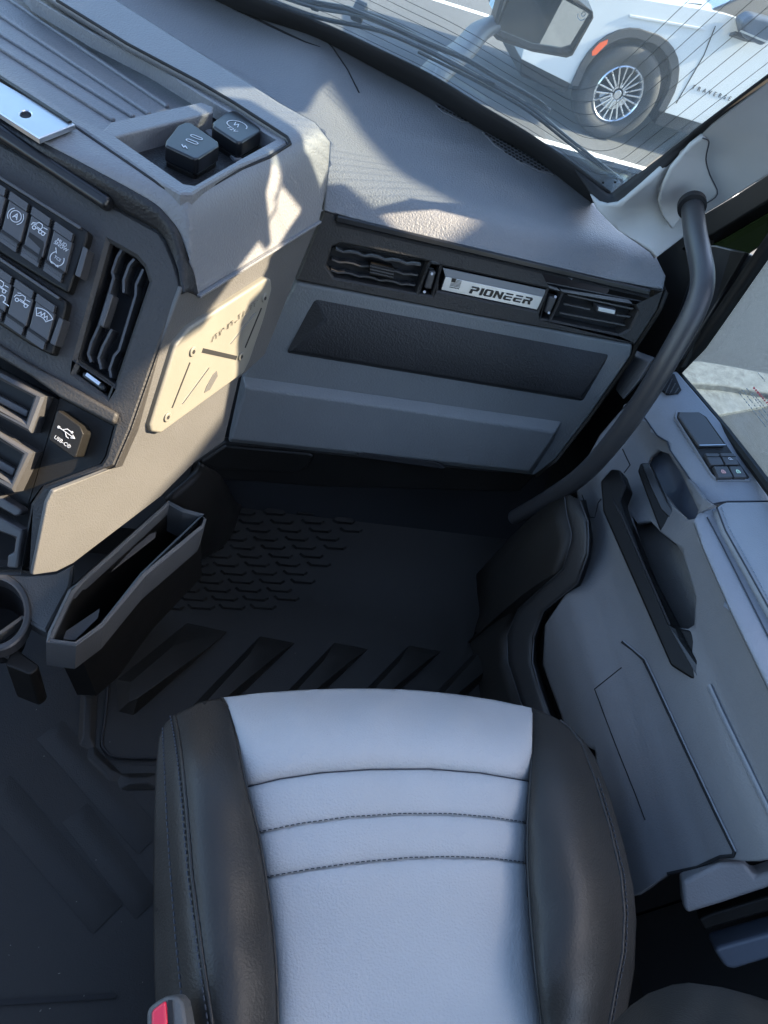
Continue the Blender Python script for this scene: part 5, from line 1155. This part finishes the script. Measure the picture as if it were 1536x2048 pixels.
bm = bmesh.new(); prism_pts(bm, [cp(-1.10, .52, .72), cp(-1.10, .66, .72), cp(-1.10, .66, 1.2), cp(-1.10, .52, 1.2)], (-.01, 0, 0)); finish(bm, 'number_plate', mat('plate_print', (.45, .62, .70), .5, vary=.3, vscale=30), CAR)
bm = bmesh.new(); prism_pts(bm, [cp(-1.0, .82, .12), cp(-1.0, .93, .14), cp(-.84, .95, .02), cp(-.80, .86, -.01)], (.0, .30, 0)); finish(bm, 'headlight', 'cglass', CAR, bev=.01)
YP = Plane(cp(0, .7, -.012), (0, -1, 0))
prism('side_marker', YP, [(1184, 112), (1184, 103), (1199, 86), (1216, 79), (1214, 88), (1192, 110)], .012, .03, 'orange', CAR, .002)
DPn = Plane(cp(0, .7, .0), (0, -1, 0))
bars('door_seam', [(DPn.at(1431, 52, .002), DPn.at(1408, 110, .002)), (DPn.at(1408, 110, .002), DPn.at(1352, 207, .002))], .008, .004, (0, -1, 0), 'void', CAR)
bars('body_crease', [(cp(-.2, .955, -.004), cp(.5, 1.03, -.002))], .02, .012, (0, -1, 0), 'carw', CAR, bev=.004)
bars('hood_seam', [(cp(-.75, .995, .12), cp(.1, 1.105, .10)), (cp(.1, 1.105, .10), cp(.45, 1.16, .16))], .008, .006, (0, -.4, 1), 'void', CAR)
f0 = (cp(.92, .617, -.008), np.array([1.0, 0, 0]), np.array([0, 0, 1.0]), np.array([0, -1.0, 0]))
text('door_lettering', 'T R A V E R S E', (cp(.67, .612, -.004),) + f0[1:], .050, 'side', CAR, .003, align='LEFT', spacing=1.28)
def wheel(cx, yo):
    W_ = obj_lathe('wheel', cp(cx, .39, yo), [(.235, .0), (.250, -.012), (.30, -.03), (.36, -.025), (.385, .0), (.392, .05), (.392, .17), (.37, .22), (.25, .23)], 'tyre', CAR)
    obj_lathe('wheel_rim', cp(cx, .39, yo), [(.238, .0), (.225, -.012), (.212, .0), (.205, .08), (.19, .12)], 'rim', W_)
    disc('brake_disc', cp(cx, .39, yo + .09), (0, -1, 0), .205, .02, 'clad', W_, seg=36); disc('brake_rotor', cp(cx, .39, yo + .075), (0, -1, 0), .15, .01, 'rim', W_, seg=30)
    for k in range(20):
        a = 2 * math.pi * (k // 2 + (.17 if k % 2 else -.17)) / 10 + .3; r0, r1 = .05, .218; a1 = a + (.055 if k % 2 else -.055)
        P = [cp(cx + r0 * math.cos(a), .39 + r0 * math.sin(a), yo + .018), cp(cx + r1 * math.cos(a1), .39 + r1 * math.sin(a1), yo + .003)]
        bars('spoke', [tuple(P)], .0135, .022, (0, -1, 0), 'rim', W_, bev=.002)
    disc('hub_cap', cp(cx, .39, yo + .004), (0, -1, 0), .034, .03, 'rim', W_, seg=20, bev=.004)
    for k in range(6):
        a = 2 * math.pi * k / 6 + .5; disc('lug_nut', cp(cx + .062 * math.cos(a), .39 + .062 * math.sin(a), yo + .003), (0, -1, 0), .012, .03, 'rim', W_, seg=10, bev=.003)
def obj_lathe(name, c, prof, m, parent, n=48):
    bm = bmesh.new(); R = []
    for r, y in prof: R.append([bm.verts.new((c[0] + r * math.cos(t), c[1] + y, c[2] + r * math.sin(t))) for t in [2 * math.pi * k / n for k in range(n)]])
    for A, B in zip(R, R[1:]):
        for k in range(n): bm.faces.new((A[k], A[(k + 1) % n], B[(k + 1) % n], B[k]))
    return finish(bm, name, m, parent, ang=50)
wheel(.02, -.005); wheel(2.95, -.005)
for cx in (.02, 2.95):
    obj_lathe('wheel', cp(cx, .39, 1.72), [(.20, .23), (.36, .24), (.392, .18), (.392, .04), (.36, 0), (.2, 0)], 'tyre', CAR)

# tall dark block added out of view on the right to shade the lower cab
BT = thing('shade_block', 'tall dark grey block added out of view on the right to block the sun', 'sun blocker', (3.4, .5, GZ))
bm = bmesh.new(); prism_pts(bm, [(2.6, -.75, GZ), (2.6, 1.85, GZ), (2.6, 1.85, 3.0), (2.6, 1.35, 2.80), (2.6, 1.05, 2.52), (2.6, .93, 2.42), (2.6, .87, 2.325), (2.6, .50, 2.31), (2.6, .3, 2.335), (2.6, -.75, 2.36)], (2.2, 0, 0)); finish(bm, 'shade_block_body', 'clad', BT, bev=.004)
